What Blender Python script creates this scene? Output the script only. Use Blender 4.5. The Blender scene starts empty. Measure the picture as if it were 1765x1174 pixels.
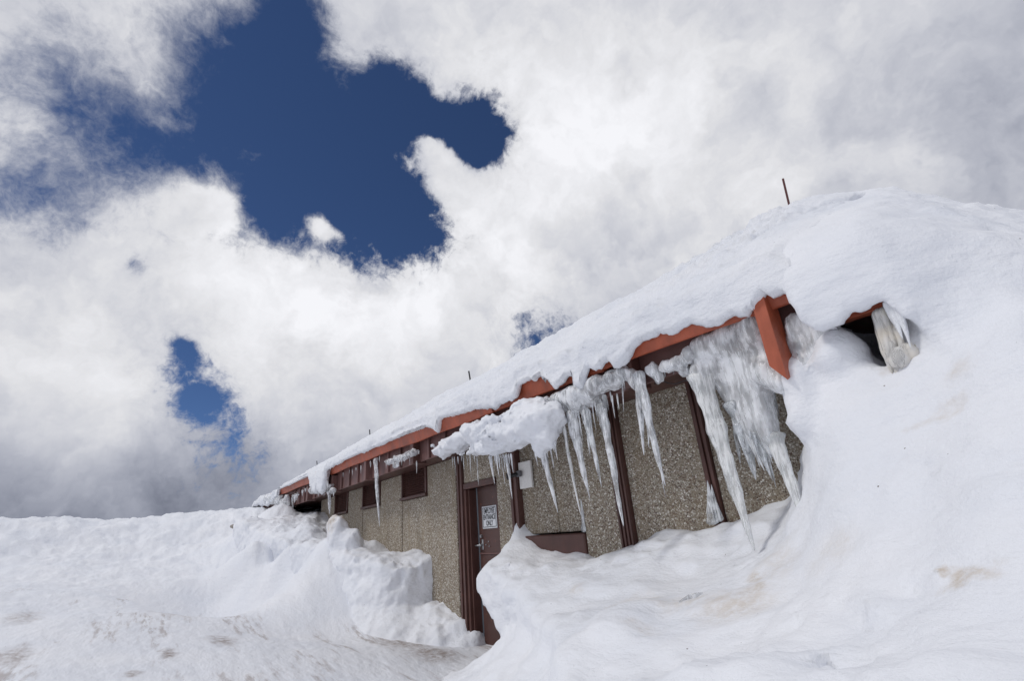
import bpy, math, random
import numpy as np
from mathutils import Matrix, Vector

sc = bpy.context.scene
COL = sc.collection
R = math.radians
rng = np.random.default_rng(7)
random.seed(7)

# ------------------------------------------------------------------ camera
FPX, CX, CY = 833.0, 882.5, 587.0            # focal length and centre, in pixels of the 1765 x 1174 photograph
PITCH, ROLL, YAW = R(21.015), R(-4.847), R(53.227)
CAM = np.array([0.0, -3.6, 1.5])
fw = np.array([-math.sin(YAW)*math.cos(PITCH), math.cos(YAW)*math.cos(PITCH), math.sin(PITCH)])
rt0 = np.array([math.cos(YAW), math.sin(YAW), 0.0]); up0 = np.cross(rt0, fw)
RT = rt0*math.cos(ROLL) + up0*math.sin(ROLL)
UP = -rt0*math.sin(ROLL) + up0*math.cos(ROLL)
cd = bpy.data.cameras.new('camera'); cam = bpy.data.objects.new('camera', cd); COL.objects.link(cam)
cd.sensor_width = 36.0; cd.lens = 36.0*FPX/1765.0; cd.clip_start = 0.05; cd.clip_end = 20000
cam.matrix_world = Matrix(((RT[0], UP[0], -fw[0], CAM[0]), (RT[1], UP[1], -fw[1], CAM[1]),
                           (RT[2], UP[2], -fw[2], CAM[2]), (0, 0, 0, 1)))
sc.camera = cam


def ray(x, y):
    return fw + RT*(x-CX)/FPX - UP*(y-CY)/FPX


def onY(x, y, Y):                            # the point of the wall-parallel plane Y that is seen at x, y
    d = ray(x, y); return CAM + d*(Y-CAM[1])/d[1]


def onZ(x, y, Z):
    d = ray(x, y); return CAM + d*(Z-CAM[2])/d[2]


def onD(x, y, D):                            # at horizontal distance D
    d = ray(x, y); return CAM + d*D/math.hypot(d[0], d[1])


# ------------------------------------------------------------------ sun, exposure
SUN_AZ, SUN_EL = R(205), R(52)               # azimuth measured from +Y towards +X
sdir = Vector((math.sin(SUN_AZ)*math.cos(SUN_EL), math.cos(SUN_AZ)*math.cos(SUN_EL), math.sin(SUN_EL)))
sl = bpy.data.lights.new('sun', 'SUN'); sun = bpy.data.objects.new('sun', sl); COL.objects.link(sun)
sl.energy = 1.08; sl.angle = R(11); sl.color = (1.0, 0.965, 0.91)
sun.rotation_euler = sdir.to_track_quat('Z', 'Y').to_euler()
sc.view_settings.view_transform = 'Standard'; sc.view_settings.look = 'None'
sc.view_settings.exposure = 0.0; sc.view_settings.gamma = 1.0
sc.render.resolution_x = 1024; sc.render.resolution_y = 682

# ------------------------------------------------------------------ world: nishita sky with procedural clouds
world = bpy.data.worlds.new('World'); sc.world = world; world.use_nodes = True
WT = world.node_tree; WT.nodes.clear()


class G:
    """small helper that writes node graphs"""
    def __init__(s, t): s.t = t

    def n(s, typ, **kw):
        o = s.t.nodes.new(typ)
        for k, v in kw.items(): setattr(o, k, v)
        return o

    def put(s, sock, v):
        if isinstance(v, bpy.types.NodeSocket): s.t.links.new(v, sock)
        elif v is not None:
            if isinstance(v, (int, float)) and hasattr(sock.default_value, '__len__'):
                v = [v]*len(sock.default_value)
            sock.default_value = v

    def m(s, op, a, b=None, c=None, clamp=False):
        o = s.n('ShaderNodeMath', operation=op, use_clamp=clamp)
        for i, v in enumerate((a, b, c)):
            if v is not None: s.put(o.inputs[i], v)
        return o.outputs[0]

    def vm(s, op, a, b=None, c=None):
        o = s.n('ShaderNodeVectorMath', operation=op)
        for i, v in enumerate((a, b, c)):
            if v is not None: s.put(o.inputs[i], v)
        return o.outputs['Value'] if op in ('DOT_PRODUCT', 'DISTANCE', 'LENGTH') else o.outputs[0]

    def noise(s, vec, scale, detail=4.0, rough=0.5, col=False, lac=2.0):
        o = s.n('ShaderNodeTexNoise')
        s.put(o.inputs['Vector'], vec); o.inputs['Scale'].default_value = scale
        o.inputs['Detail'].default_value = detail; o.inputs['Roughness'].default_value = rough
        o.inputs['Lacunarity'].default_value = lac
        return o.outputs['Color' if col else 'Fac']

    def vor(s, vec, scale, feature='F1', out='Distance', rnd=1.0):
        o = s.n('ShaderNodeTexVoronoi', feature=feature)
        s.put(o.inputs['Vector'], vec); o.inputs['Scale'].default_value = scale
        o.inputs['Randomness'].default_value = rnd
        return o.outputs[out]

    def mr(s, v, a, b, c=0.0, d=1.0, smooth=False):
        o = s.n('ShaderNodeMapRange', interpolation_type='SMOOTHSTEP' if smooth else 'LINEAR')
        for i, q in enumerate((v, a, b, c, d)): s.put(o.inputs[i], q)
        return o.outputs[0]

    def mix(s, f, a, b):
        o = s.n('ShaderNodeMix', data_type='RGBA')
        s.put(o.inputs[0], f)
        s.put(o.inputs[6], (*a, 1) if isinstance(a, tuple) and len(a) == 3 else a)
        s.put(o.inputs[7], (*b, 1) if isinstance(b, tuple) and len(b) == 3 else b)
        return o.outputs[2]

    def ramp(s, f, stops):
        o = s.n('ShaderNodeValToRGB'); s.put(o.inputs[0], f)
        el = o.color_ramp.elements
        while len(el) < len(stops): el.new(0.5)
        for e, (p, c) in zip(el, stops): e.position = p; e.color = (*c, 1)
        return o.outputs[0]

    def bump(s, h, strength, dist, nrm=None):
        o = s.n('ShaderNodeBump'); s.put(o.inputs['Height'], h)
        o.inputs['Strength'].default_value = strength; o.inputs['Distance'].default_value = dist
        if nrm is not None: s.put(o.inputs['Normal'], nrm)
        return o.outputs[0]


def poly_sd(px, py, poly):                   # signed distance to a polygon, positive inside
    P = np.array(poly, float); d = np.full(px.shape, 1e9); ins = np.zeros(px.shape, bool)
    for a, b in zip(P, np.roll(P, -1, 0)):
        ab = b-a; t = np.clip(((px-a[0])*ab[0]+(py-a[1])*ab[1])/(ab@ab+1e-9), 0, 1)
        d = np.minimum(d, np.hypot(px-a[0]-ab[0]*t, py-a[1]-ab[1]*t))
        c = (a[1] > py) != (b[1] > py)
        xx = a[0]+(py-a[1])*(b[0]-a[0])/np.where(b[1] == a[1], 1e-9, b[1]-a[1])
        ins ^= c & (px < xx)
    return np.where(ins, d, -d)


def dirs(px, py):
    d = fw[None] + RT[None]*((px-CX)/FPX)[:, None] - UP[None]*((py-CY)/FPX)[:, None]
    return d/np.linalg.norm(d, axis=1)[:, None]


HOLES = [
    [(468, -60), (462, 0), (452, 50), (425, 98), (380, 108), (330, 120), (300, 150), (290, 190), (240, 215), (195, 212),
     (168, 175), (150, 140), (115, 112), (112, 135), (150, 190), (168, 262), (195, 305), (240, 312), (268, 335), (325, 392),
     (400, 400), (450, 425), (500, 436), (560, 442), (600, 482), (618, 497), (650, 465), (680, 450), (712, 474), (757, 462),
     (740, 432), (765, 412), (787, 385), (762, 340), (742, 282), (713, 232), (726, 213), (760, 250), (795, 302), (818, 306),
     (850, 265), (862, 210), (872, 182), (832, 168), (790, 192), (742, 166), (700, 112), (650, 98), (580, 120), (566, 60), (512, 0), (505, -60)],
    [(280, 650), (330, 634), (394, 652), (386, 700), (382, 742), (350, 724), (318, 692)],
    [(862, 604), (880, 574), (940, 555), (990, 545), (1010, 550), (940, 586), (890, 614)],
    [(370, 772), (390, 752), (425, 745), (405, 778)],
]
gx, gy = np.meshgrid(np.arange(-150, 1950, 28.), np.arange(-150, 1100, 28.)); gx = gx.ravel(); gy = gy.ravel()
sd = np.full(gx.shape, -1e9)
for h in HOLES: sd = np.maximum(sd, poly_sd(gx, gy, h))
tgt = np.clip(sd, -60, 60)/60
gd = dirs(gx, gy)
near = (np.abs(sd) < 75) | (sd > 0)
cxg, cyg = np.meshgrid(np.arange(-20, 1060, 62.), np.arange(-60, 800, 62.)); cxg = cxg.ravel(); cyg = cyg.ravel()
cs = np.full(cxg.shape, -1e9)
for h in HOLES: cs = np.maximum(cs, poly_sd(cxg, cyg, h))
keep = cs > -50
cen = dirs(cxg[keep], cyg[keep]); KK = 1/(0.062**2)
A = np.exp(KK*(gd@cen.T-1))
wts = np.linalg.lstsq(A.T@A+0.08*np.eye(len(cen)), A.T@(tgt+1), rcond=None)[0]

g = G(WT)
tc = g.n('ShaderNodeTexCoord').outputs['Generated']
D = g.vm('NORMALIZE', tc)


def gsum(cens, ws, k, start):
    acc = start
    for c, w in zip(cens, ws):
        e = g.m('EXPONENT', g.m('SUBTRACT', g.vm('DOT_PRODUCT', D, tuple(float(v)*k for v in c)), k))
        acc = g.m('MULTIPLY_ADD', e, float(w), acc)
    return acc


hole = gsum(cen, wts, KK, -1.0)
# small wisps inside the blue hole
wc = np.array([(549, 384, 12, -.9), (560, 402, 11, -.9), (584, 404, 8, -.6), (550, 400, 45, -.28), (365, 348, 50, -.35), (740, 245, 11, -.7), (754, 272, 15, -.9), (772, 300, 20, -1.1), (790, 330, 24, -.8), (742, 196, 24, .8), (800, 205, 22, .4), (822, 262, 20, .7), (345, 340, 24, -1.0), (385, 350, 15, -.9), (300, 338, 28, -.7), (395, 378, 12, -.8),
               (80, 320, 60, .75), (30, 350, 45, .5), (115, 150, 55, .6), (330, 60, 45, .7), (400, 50, 40, .6), (430, 95, 35, .3), (500, 60, 40, .5),
               (860, 230, 25, .4), (315, 600, 16, 1.0), (236, 460, 11, .9), (418, 788, 34, .45), (300, 838, 24, .6), (440, 862, 40, .6), (1700, 310, 90, .25)])
for x, y, s, w in wc:
    c = dirs(np.array([x]), np.array([y]))[0]; k = 1/((s/FPX)**2)
    hole = gsum([c], [w], float(k), hole)
# turbulent edges
w1 = g.vm('SUBTRACT', g.noise(D, 5.0, 5, .6, col=True), (.5, .5, .5))
Dw = g.vm('MULTIPLY_ADD', w1, (.13, .13, .13), D)
n1 = g.noise(Dw, 9.0, 12, .62)
n2 = g.noise(Dw, 26.0, 10, .66)
n5 = g.noise(D, 75.0, 6, .7)
edge = g.m('ADD', g.m('MULTIPLY', g.m('SUBTRACT', n5, .5), .55), g.m('ADD', g.m('MULTIPLY', g.m('SUBTRACT', n1, .5), 1.55), g.m('MULTIPLY', g.m('SUBTRACT', n2, .5), 1.6)))
F = g.m('ADD', hole, edge)
# clouds thin out softly towards the upper left, with crisper heads elsewhere
soft = gsum(dirs(np.array([250., 60., 420., 60.]), np.array([60., 250., 60., 60.])), [.20, .22, .18, .18], 1/(.2**2), .27)
alpha = g.mr(F, g.m('MULTIPLY', soft, -1.0), soft, 1.0, 0.0, True)

# broad cloud brightness
BR = [(60, 60, .62), (300, 120, .66), (450, 20, .60), (700, 60, .68), (900, 120, .76), (1100, 60, .70), (1300, 200, .70), (1500, 80, .62), (1740, 60, .54),
      (1720, 260, .52), (1500, 270, .60), (1300, 400, .70), (1000, 260, .86), (900, 330, .84), (820, 480, .84), (1000, 450, .70), (1150, 140, .78), (60, 260, .60), (60, 420, .78),
      (200, 380, .72), (400, 480, .82), (620, 560, .84), (500, 620, .80), (760, 620, .76), (150, 560, .62), (60, 620, .74), (250, 560, .66), (150, 700, .80), (330, 700, .62),
      (500, 720, .62), (650, 690, .62), (60, 770, .62), (200, 775, .58), (330, 760, .64), (40, 845, .24), (200, 845, .24), (320, 848, .32), (120, 888, .40), (300, 880, .42), (430, 860, .42),
      (430, 790, .55), (980, 560, .60), (1600, 420, .52), (-150, 850, .25), (-150, 400, .6), (800, 900, .35), (1400, 900, .35), (800, -200, .7), (2000, 200, .42), (200, -200, .6)]
bp = np.array(BR, float); bd = dirs(bp[:, 0], bp[:, 1]); kb = 1/(.15**2)
Bm = np.exp(kb*(bd@bd.T-1)); bw = np.linalg.solve(Bm+.12*np.eye(len(bd)), bp[:, 2]-.58)
bright = gsum(bd, bw, kb, .58)
n3 = g.noise(g.vm('MULTIPLY_ADD', w1, (.3, .3, .3), D), 6.5, 7, .52)
n4 = g.noise(Dw, 17.0, 8, .55)
rel = g.m('ADD', g.m('MULTIPLY', g.m('SUBTRACT', n3, .5), .64), g.m('MULTIPLY', g.m('SUBTRACT', n4, .5), .13))
# thin cloud is a little darker and bluer
cb = g.m('ADD', g.m('MULTIPLY_ADD', bright, 1.02, .015), rel)
cb = g.m('MULTIPLY', cb, g.mr(F, -.9, .35, 1.0, .78, True))
cb = g.m('MAXIMUM', g.m('MINIMUM', cb, .93), .12)
ccol = g.mix(g.mr(cb, .2, .75, 0, 1), (.80, .87, 1.12), (.985, .99, 1.03))
sclN = g.n('ShaderNodeVectorMath', operation='SCALE'); g.put(sclN.inputs[0], ccol); g.put(sclN.inputs['Scale'], g.m('MULTIPLY', cb, 1/.1))
sky = g.n('ShaderNodeTexSky', sky_type='NISHITA'); sky.sun_disc = False
sky.sun_elevation = SUN_EL; sky.sun_rotation = SUN_AZ; sky.altitude = 4200; sky.air_density = 1.0; sky.dust_density = 0.1; sky.ozone_density = 1.6
skyc = g.vm('MULTIPLY', sky.outputs[0], (.45, .55, .71))
mixed = g.mix(alpha, skyc, sclN.outputs[0])
bg = g.n('ShaderNodeBackground'); g.put(bg.inputs[0], mixed); bg.inputs[1].default_value = 0.1
wo = g.n('ShaderNodeOutputWorld'); WT.links.new(bg.outputs[0], wo.inputs[0])


# ------------------------------------------------------------------ numpy noise
_perm = np.random.default_rng(3).permutation(256).astype(np.int32)
_perm = np.concatenate([_perm, _perm])
_gr = np.random.default_rng(5).normal(size=(256, 3)).astype(np.float32)
_gr /= np.linalg.norm(_gr, axis=1)[:, None]


def pn(x, y, z):
    """gradient noise, about -1..1"""
    x = np.asarray(x, np.float32); y = np.asarray(y, np.float32)+0*x; z = np.asarray(z, np.float32)+0*x
    xi = np.floor(x).astype(np.int32); yi = np.floor(y).astype(np.int32); zi = np.floor(z).astype(np.int32)
    xf = x-xi; yf = y-yi; zf = z-zi; xi &= 255; yi &= 255; zi &= 255
    u = xf*xf*xf*(xf*(xf*6-15)+10); v = yf*yf*yf*(yf*(yf*6-15)+10); w = zf*zf*zf*(zf*(zf*6-15)+10)
    out = 0
    for dx in (0, 1):
        a = _perm[xi+dx]
        for dy in (0, 1):
            b = _perm[(a+yi+dy) & 255]
            for dz in (0, 1):
                q = _gr[_perm[(b+zi+dz) & 255]]
                val = q[..., 0]*(xf-dx)+q[..., 1]*(yf-dy)+q[..., 2]*(zf-dz)
                out = out + val*(u if dx else 1-u)*(v if dy else 1-v)*(w if dz else 1-w)
    return out*1.5


def fbm(x, y, z, f, octv=4, gain=.5, billow=False):
    s = 0; a = 1.0
    for i in range(octv):
        n = pn(x*f+17.3*i, y*f+5.1*i, z*f+9.7*i)
        s = s + a*((np.abs(n)*2-.6) if billow else n); a *= gain; f *= 2.03
    return s


def sstep(a, b, x):
    t = np.clip((x-a)/(b-a), 0, 1); return t*t*(3-2*t)


def smin(a, b, k):
    h = np.clip(.5+.5*(b-a)/k, 0, 1); return b*(1-h)+a*h-k*h*(1-h)


def smax(a, b, k): return -smin(-a, -b, k)


class RBF:
    """thin plate interpolation of heights"""
    def __init__(s, P, reg=1e-3):
        s.P = np.array([p[:2] for p in P], float); z = np.array([p[2] for p in P], float); n = len(z)
        K = s.k(s.P, s.P)+reg*np.eye(n); Q = np.c_[np.ones(n), s.P]
        M = np.block([[K, Q], [Q.T, np.zeros((3, 3))]])
        s.w = np.linalg.solve(M, np.r_[z, 0, 0, 0])

    def k(s, A, B):
        r2 = ((A[:, None]-B[None])**2).sum(-1); return r2*np.log(r2+1e-9)*.5

    def __call__(s, x, y):
        sh = np.shape(x); p = np.c_[np.ravel(x), np.ravel(y)]; o = np.empty(len(p)); n = len(s.P)
        for i in range(0, len(p), 50000):
            q = p[i:i+50000]; o[i:i+50000] = s.k(q, s.P)@s.w[:n]+s.w[n]+q@s.w[n+1:]
        return o.reshape(sh)


# ------------------------------------------------------------------ object helpers
def tag(o, label=None, cat=None, group=None, kind=None):
    if label: o['label'] = label
    if cat: o['category'] = cat
    if group: o['group'] = group
    if kind: o['kind'] = kind
    return o


def mobj(name, V, Fc, mat, parent=None, smooth=False, autosmooth=None):
    me = bpy.data.meshes.new(name)
    V = np.asarray(V, np.float32)
    if isinstance(Fc, np.ndarray):
        nf, k = Fc.shape
        me.vertices.add(len(V)); me.vertices.foreach_set('co', V.ravel())
        me.loops.add(nf*k); me.loops.foreach_set('vertex_index', Fc.astype(np.int32).ravel())
        me.polygons.add(nf); me.polygons.foreach_set('loop_start', np.arange(0, nf*k, k, dtype=np.int32))
        me.polygons.foreach_set('loop_total', np.full(nf, k, np.int32))
        me.update(calc_edges=True)
    else:
        me.from_pydata([tuple(map(float, v)) for v in V], [], Fc); me.update()
    me.polygons.foreach_set('use_smooth', np.full(len(me.polygons), smooth))
    me.materials.append(mat)
    o = bpy.data.objects.new(name, me); COL.objects.link(o)
    if parent is not None:
        o.parent = parent
        o.matrix_parent_inverse = Matrix.Translation(-Vector(parent['_o'])) if '_o' in parent else Matrix()
    return o


def empty(name, loc):
    o = bpy.data.objects.new(name, None); COL.objects.link(o); o.location = loc; o.empty_display_size = .2
    return o


class MB:
    """collects shapes of one mesh, in world coordinates"""
    def __init__(s): s.V = []; s.F = []

    def add(s, V, F):
        n = len(s.V); s.V += [tuple(v) for v in V]; s.F += [tuple(i+n for i in f) for f in F]; return s

    def box(s, x0, x1, y0, y1, z0, z1, bev=0.0):
        if bev <= 0:
            V = [(x, y, z) for x in (x0, x1) for y in (y0, y1) for z in (z0, z1)]
            return s.add(V, [(0, 1, 3, 2), (4, 6, 7, 5), (0, 4, 5, 1), (2, 3, 7, 6), (0, 2, 6, 4), (1, 5, 7, 3)])
        b = min(bev, (x1-x0)*.45, (y1-y0)*.45, (z1-z0)*.45)
        V = []; idx = {}
        for sx in (0, 1):
            for sy in (0, 1):
                for sz in (0, 1):
                    X = (x0, x1)[sx]; Y = (y0, y1)[sy]; Z = (z0, z1)[sz]
                    ix = X+(b if sx == 0 else -b); iy = Y+(b if sy == 0 else -b); iz = Z+(b if sz == 0 else -b)
                    for k, p in enumerate(((X, iy, iz), (ix, Y, iz), (ix, iy, Z))):
                        idx[(sx, sy, sz, k)] = len(V); V.append(p)
        F = []
        for a in (0, 1):
            F.append([idx[(a, p, q, 0)] for p, q in ((0, 0), (0, 1), (1, 1), (1, 0))])
            F.append([idx[(p, a, q, 1)] for p, q in ((0, 0), (1, 0), (1, 1), (0, 1))])
            F.append([idx[(p, q, a, 2)] for p, q in ((0, 0), (0, 1), (1, 1), (1, 0))])
        for p in (0, 1):
            for q in (0, 1):
                F.append([idx[(p, q, 0, 0)], idx[(p, q, 0, 1)], idx[(p, q, 1, 1)], idx[(p, q, 1, 0)]])
                F.append([idx[(p, 0, q, 0)], idx[(p, 0, q, 2)], idx[(p, 1, q, 2)], idx[(p, 1, q, 0)]])
                F.append([idx[(0, p, q, 1)], idx[(0, p, q, 2)], idx[(1, p, q, 2)], idx[(1, p, q, 1)]])
                for r in (0, 1): F.append([idx[(p, q, r, k)] for k in range(3)])
        return s.add(V, F)

    def tube(s, pts, rad, n=8, cap=True):
        pts = [np.array(p, float) for p in pts]; V = []; F = []
        rad = rad if hasattr(rad, '__len__') else [rad]*len(pts)
        for i, p in enumerate(pts):
            t = pts[min(i+1, len(pts)-1)]-pts[max(i-1, 0)]; t /= np.linalg.norm(t)+1e-9
            a = np.cross(t, (0, 0, 1) if abs(t[2]) < .9 else (1, 0, 0)); a /= np.linalg.norm(a); b = np.cross(t, a)
            for k in range(n):
                th = 2*math.pi*k/n; V.append(p+rad[i]*(a*math.cos(th)+b*math.sin(th)))
        for i in range(len(pts)-1):
            for k in range(n): F.append((i*n+k, i*n+(k+1) % n, (i+1)*n+(k+1) % n, (i+1)*n+k))
        if cap: F.append(tuple(range(n))[::-1]); F.append(tuple(range((len(pts)-1)*n, len(pts)*n)))
        return s.add(V, F)

    def prism(s, poly, a0, a1, axis='y'):    # polygon given in the two other axes
        n = len(poly)
        def pt(u, v, a): return {'x': (a, u, v), 'y': (u, a, v), 'z': (u, v, a)}[axis]
        V = [pt(u, v, a0) for u, v in poly]+[pt(u, v, a1) for u, v in poly]
        F = [tuple(range(n)), tuple(range(n, 2*n))[::-1]]+[(i, (i+1) % n, n+(i+1) % n, n+i) for i in range(n)]
        return s.add(V, F)

    def build(s, name, mat, parent=None, smooth=False):
        o = mobj(name, s.V, s.F, mat, None, smooth)
        me = o.data
        import bmesh
        bm = bmesh.new(); bm.from_mesh(me); bmesh.ops.recalc_face_normals(bm, faces=bm.faces); bm.to_mesh(me); bm.free()
        if parent is not None: attach(o, parent)
        return o


def worldloc(o):
    v = Vector(o.location)
    while o.parent is not None: o = o.parent; v += Vector(o.location)
    return v


def attach(o, parent):
    o.parent = parent; o.location = -worldloc(parent); return o


def surface_nets(d, org, h):
    """d: field (negative inside) on a grid -> vertices, quads"""
    s = d < 0
    nx, ny, nz = d.shape
    acc = np.zeros((nx-1, ny-1, nz-1, 3), np.float32); cnt = np.zeros((nx-1, ny-1, nz-1), np.float32)
    for ax in range(3):
        for a in (0, 1):
            for b in (0, 1):
                o = [0, 0, 0]; oth = [i for i in range(3) if i != ax]; o[oth[0]] = a; o[oth[1]] = b
                s0 = tuple(slice(o[i], o[i]+(nx, ny, nz)[i]-1) for i in range(3))
                p = list(o); p[ax] = 1
                s1 = tuple(slice(p[i], p[i]+(nx, ny, nz)[i]-1) for i in range(3))
                c = s[s0] != s[s1]
                t = np.where(c, d[s0]/np.where(c, d[s0]-d[s1], 1), 0)
                acc[..., ax] += np.where(c, t, 0); acc[..., oth[0]] += c*a; acc[..., oth[1]] += c*b; cnt += c
    act = cnt > 0
    idx = np.full(act.shape, -1, np.int64); idx[act] = np.arange(act.sum())
    ijk = np.argwhere(act)
    V = (ijk+acc[act]/cnt[act][:, None])*h+np.array(org)
    Q = []
    for ax in range(3):
        oth = [i for i in range(3) if i != ax]
        sl0 = [slice(1, -1)]*3; sl0[ax] = slice(0, -1); sl1 = [slice(1, -1)]*3; sl1[ax] = slice(1, None)
        A0 = s[tuple(sl0)]; A1 = s[tuple(sl1)]; ch = np.argwhere(A0 != A1)
        if not len(ch): continue
        fl = A0[tuple(ch.T)]
        base = ch.copy(); base[:, oth[0]] += 1; base[:, oth[1]] += 1
        def I(da, db):
            q = base.copy(); q[:, oth[0]] -= da; q[:, oth[1]] -= db; return idx[tuple(q.T)]
        q = np.stack([I(0, 0), I(1, 0), I(1, 1), I(0, 1)], 1)
        if ax == 1: fl = ~fl
        q[~fl] = q[~fl][:, ::-1]
        Q.append(q)
    Q = np.concatenate(Q); Q = Q[(Q >= 0).all(1)]
    return V, Q


def sdf_mesh(name, fn, lo, hi, h, mat, parent=None, detail=None):
    ax = [np.arange(a, b+h, h, dtype=np.float32) for a, b in zip(lo, hi)]
    X, Y, Z = np.meshgrid(*ax, indexing='ij')
    d = fn(X, Y, Z)
    # close at the borders
    b = np.full(d.shape, 1.0, np.float32); b[1:-1, 1:-1, 1:-1] = -1
    d = np.where(b > 0, np.maximum(d, h*.5), d)
    V, Q = surface_nets(d, (ax[0][0], ax[1][0], ax[2][0]), h)
    if detail is not None:
        n = vnormals(V, Q); V = V+n*detail(V[:, 0], V[:, 1], V[:, 2])[:, None]
    o = mobj(name, V, Q, mat, None, True)
    if parent is not None: attach(o, parent)
    return o


def vnormals(V, Q):
    a = V[Q[:, 0]]; n = np.cross(V[Q[:, 2]]-a, V[Q[:, 3]]-V[Q[:, 1]]); N = np.zeros_like(V)
    for k in range(4): np.add.at(N, Q[:, k], n)
    return N/(np.linalg.norm(N, axis=1)[:, None]+1e-12)


# ------------------------------------------------------------------ materials
def newmat(name):
    m = bpy.data.materials.new(name); m.use_nodes = True; t = m.node_tree; t.nodes.clear(); g = G(t)
    b = g.n('ShaderNodeBsdfPrincipled'); o = g.n('ShaderNodeOutputMaterial'); t.links.new(b.outputs[0], o.inputs[0])
    pos = g.n('ShaderNodeNewGeometry').outputs['Position']
    return m, g, b, pos


def stains(g, pos, col, spots, tint, namp=.9):
    """discoloured patches with ragged outlines: (x, y, z, radius, strength, stretch)"""
    w = g.vm('SUBTRACT', g.noise(pos, 3.5, 6, .6, col=True), (.5, .5, .5))
    q = g.vm('MULTIPLY_ADD', w, (namp*.35,)*3, pos)
    acc = None
    for x, y, z, r, s, st in spots:
        dd = g.vm('MULTIPLY', g.vm('SUBTRACT', q, (float(x), float(y), float(z))), (1/st, 1.0, 1.0))
        f = g.m('MULTIPLY', g.mr(g.vm('LENGTH', dd), r, r*.15, 0, 1, True), s)
        acc = f if acc is None else g.m('MAXIMUM', acc, f)
    br = g.mr(g.noise(pos, 13, 8, .7), .40, .60, .30, 1.0)
    return g.mix(g.m('MULTIPLY', acc, br), col, tint)


def snow_material(name, spots=(), tint=(.52, .42, .30), grime=False, bump=1.0):
    m, g, b, pos = newmat(name)
    n = g.noise(pos, 1.3, 5, .55)
    col = g.mix(g.mr(n, .35, .65), (.80, .825, .88), (.86, .875, .915))
    if grime:                                # trodden, wind-scoured lot: brown-grey streaks along one direction
        mp = g.n('ShaderNodeMapping'); mp.inputs['Rotation'].default_value = (0, 0, R(14)); mp.inputs['Scale'].default_value = (.55, 3.2, 1)
        g.put(mp.inputs[0], pos)
        s1 = g.noise(mp.outputs[0], .75, 8, .62); s2 = g.noise(mp.outputs[0], 5, 6, .6)
        msk = g.m('MULTIPLY', g.mr(s1, .50, .60, 0, 1, True), g.mr(s2, .42, .62, 0, 1, True))
        dist = g.vm('DISTANCE', pos, (-6.4, -3.0, .4))
        msk = g.m('MULTIPLY', msk, g.mr(dist, 6.2, 3.2, 0, 1, True))
        sn = g.n('ShaderNodeSeparateXYZ'); g.put(sn.inputs[0], g.n('ShaderNodeNewGeometry').outputs['True Normal'])
        msk = g.m('MULTIPLY', msk, g.mr(sn.outputs[2], .90, .975, 0, 1, True))
        col = g.mix(g.m('MULTIPLY', msk, .62), col, (.33, .27, .24))
    if len(spots): col = stains(g, pos, col, spots, tint)
    sp = g.m('LESS_THAN', g.vor(pos, 17), .075)
    sc3 = g.n('ShaderNodeSeparateColor'); g.put(sc3.inputs[0], g.vor(pos, 17, out='Color'))
    sp = g.m('MULTIPLY', sp, g.m('GREATER_THAN', g.m('ADD', sc3.outputs[0], g.m('MULTIPLY', n, .25)), 1.06))
    col = g.mix(g.m('MULTIPLY', sp, .8), col, (.10, .075, .055))
    g.put(b.inputs['Base Color'], col)
    b.inputs['Roughness'].default_value = .62; b.inputs['Specular IOR Level'].default_value = .25
    mp2 = g.n('ShaderNodeMapping'); mp2.inputs['Scale'].default_value = (.6, 1.2, 1.6); g.put(mp2.inputs[0], pos)
    h1 = g.noise(mp2.outputs[0], 7, 6, .6); h2 = g.noise(pos, 42, 5, .6); h3 = g.noise(pos, 160, 3, .6)
    cup = g.m('SUBTRACT', 1.0, g.vor(g.vm('MULTIPLY_ADD', g.vm('SUBTRACT', g.noise(pos, 6, 3, .5, col=True), (.5, .5, .5)), (.12,)*3, mp2.outputs[0]), 9, 'SMOOTH_F1'))
    pm = g.mr(g.noise(pos, .9, 3, .5), .42, .60, 0, 1, True)
    h = g.m('MULTIPLY_ADD', h2, .24, g.m('MULTIPLY_ADD', h3, .10, g.m('MULTIPLY_ADD', g.m('MULTIPLY', cup, pm), -.45, h1)))
    g.put(b.inputs['Normal'], g.bump(h, .52*bump, .05))
    return m


def metal_paint(name, base, rough=.5, var=.35, rust=0.0):
    m, g, b, pos = newmat(name)
    mp = g.n('ShaderNodeMapping'); mp.inputs['Scale'].default_value = (1, 1, .25); g.put(mp.inputs[0], pos)
    n = g.noise(mp.outputs[0], 9, 7, .62); n2 = g.noise(pos, 2.2, 5, .6)
    f = g.m('MULTIPLY', g.m('ADD', n, n2), .5)
    lo = tuple(c*(1-var) for c in base); hi = tuple(min(1, c*(1+var)+.01) for c in base)
    col = g.mix(g.mr(f, .36, .64), lo, hi)
    if rust:
        r = g.noise(pos, 16, 8, .7)
        col = g.mix(g.m('MULTIPLY', g.mr(r, .60, .70), rust), col, (.34, .10, .045))
    g.put(b.inputs['Base Color'], col)
    g.put(b.inputs['Roughness'], g.mr(n, .3, .7, rough-.08, rough+.15))
    g.put(b.inputs['Normal'], g.bump(n2, .25, .01))
    return m


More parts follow.
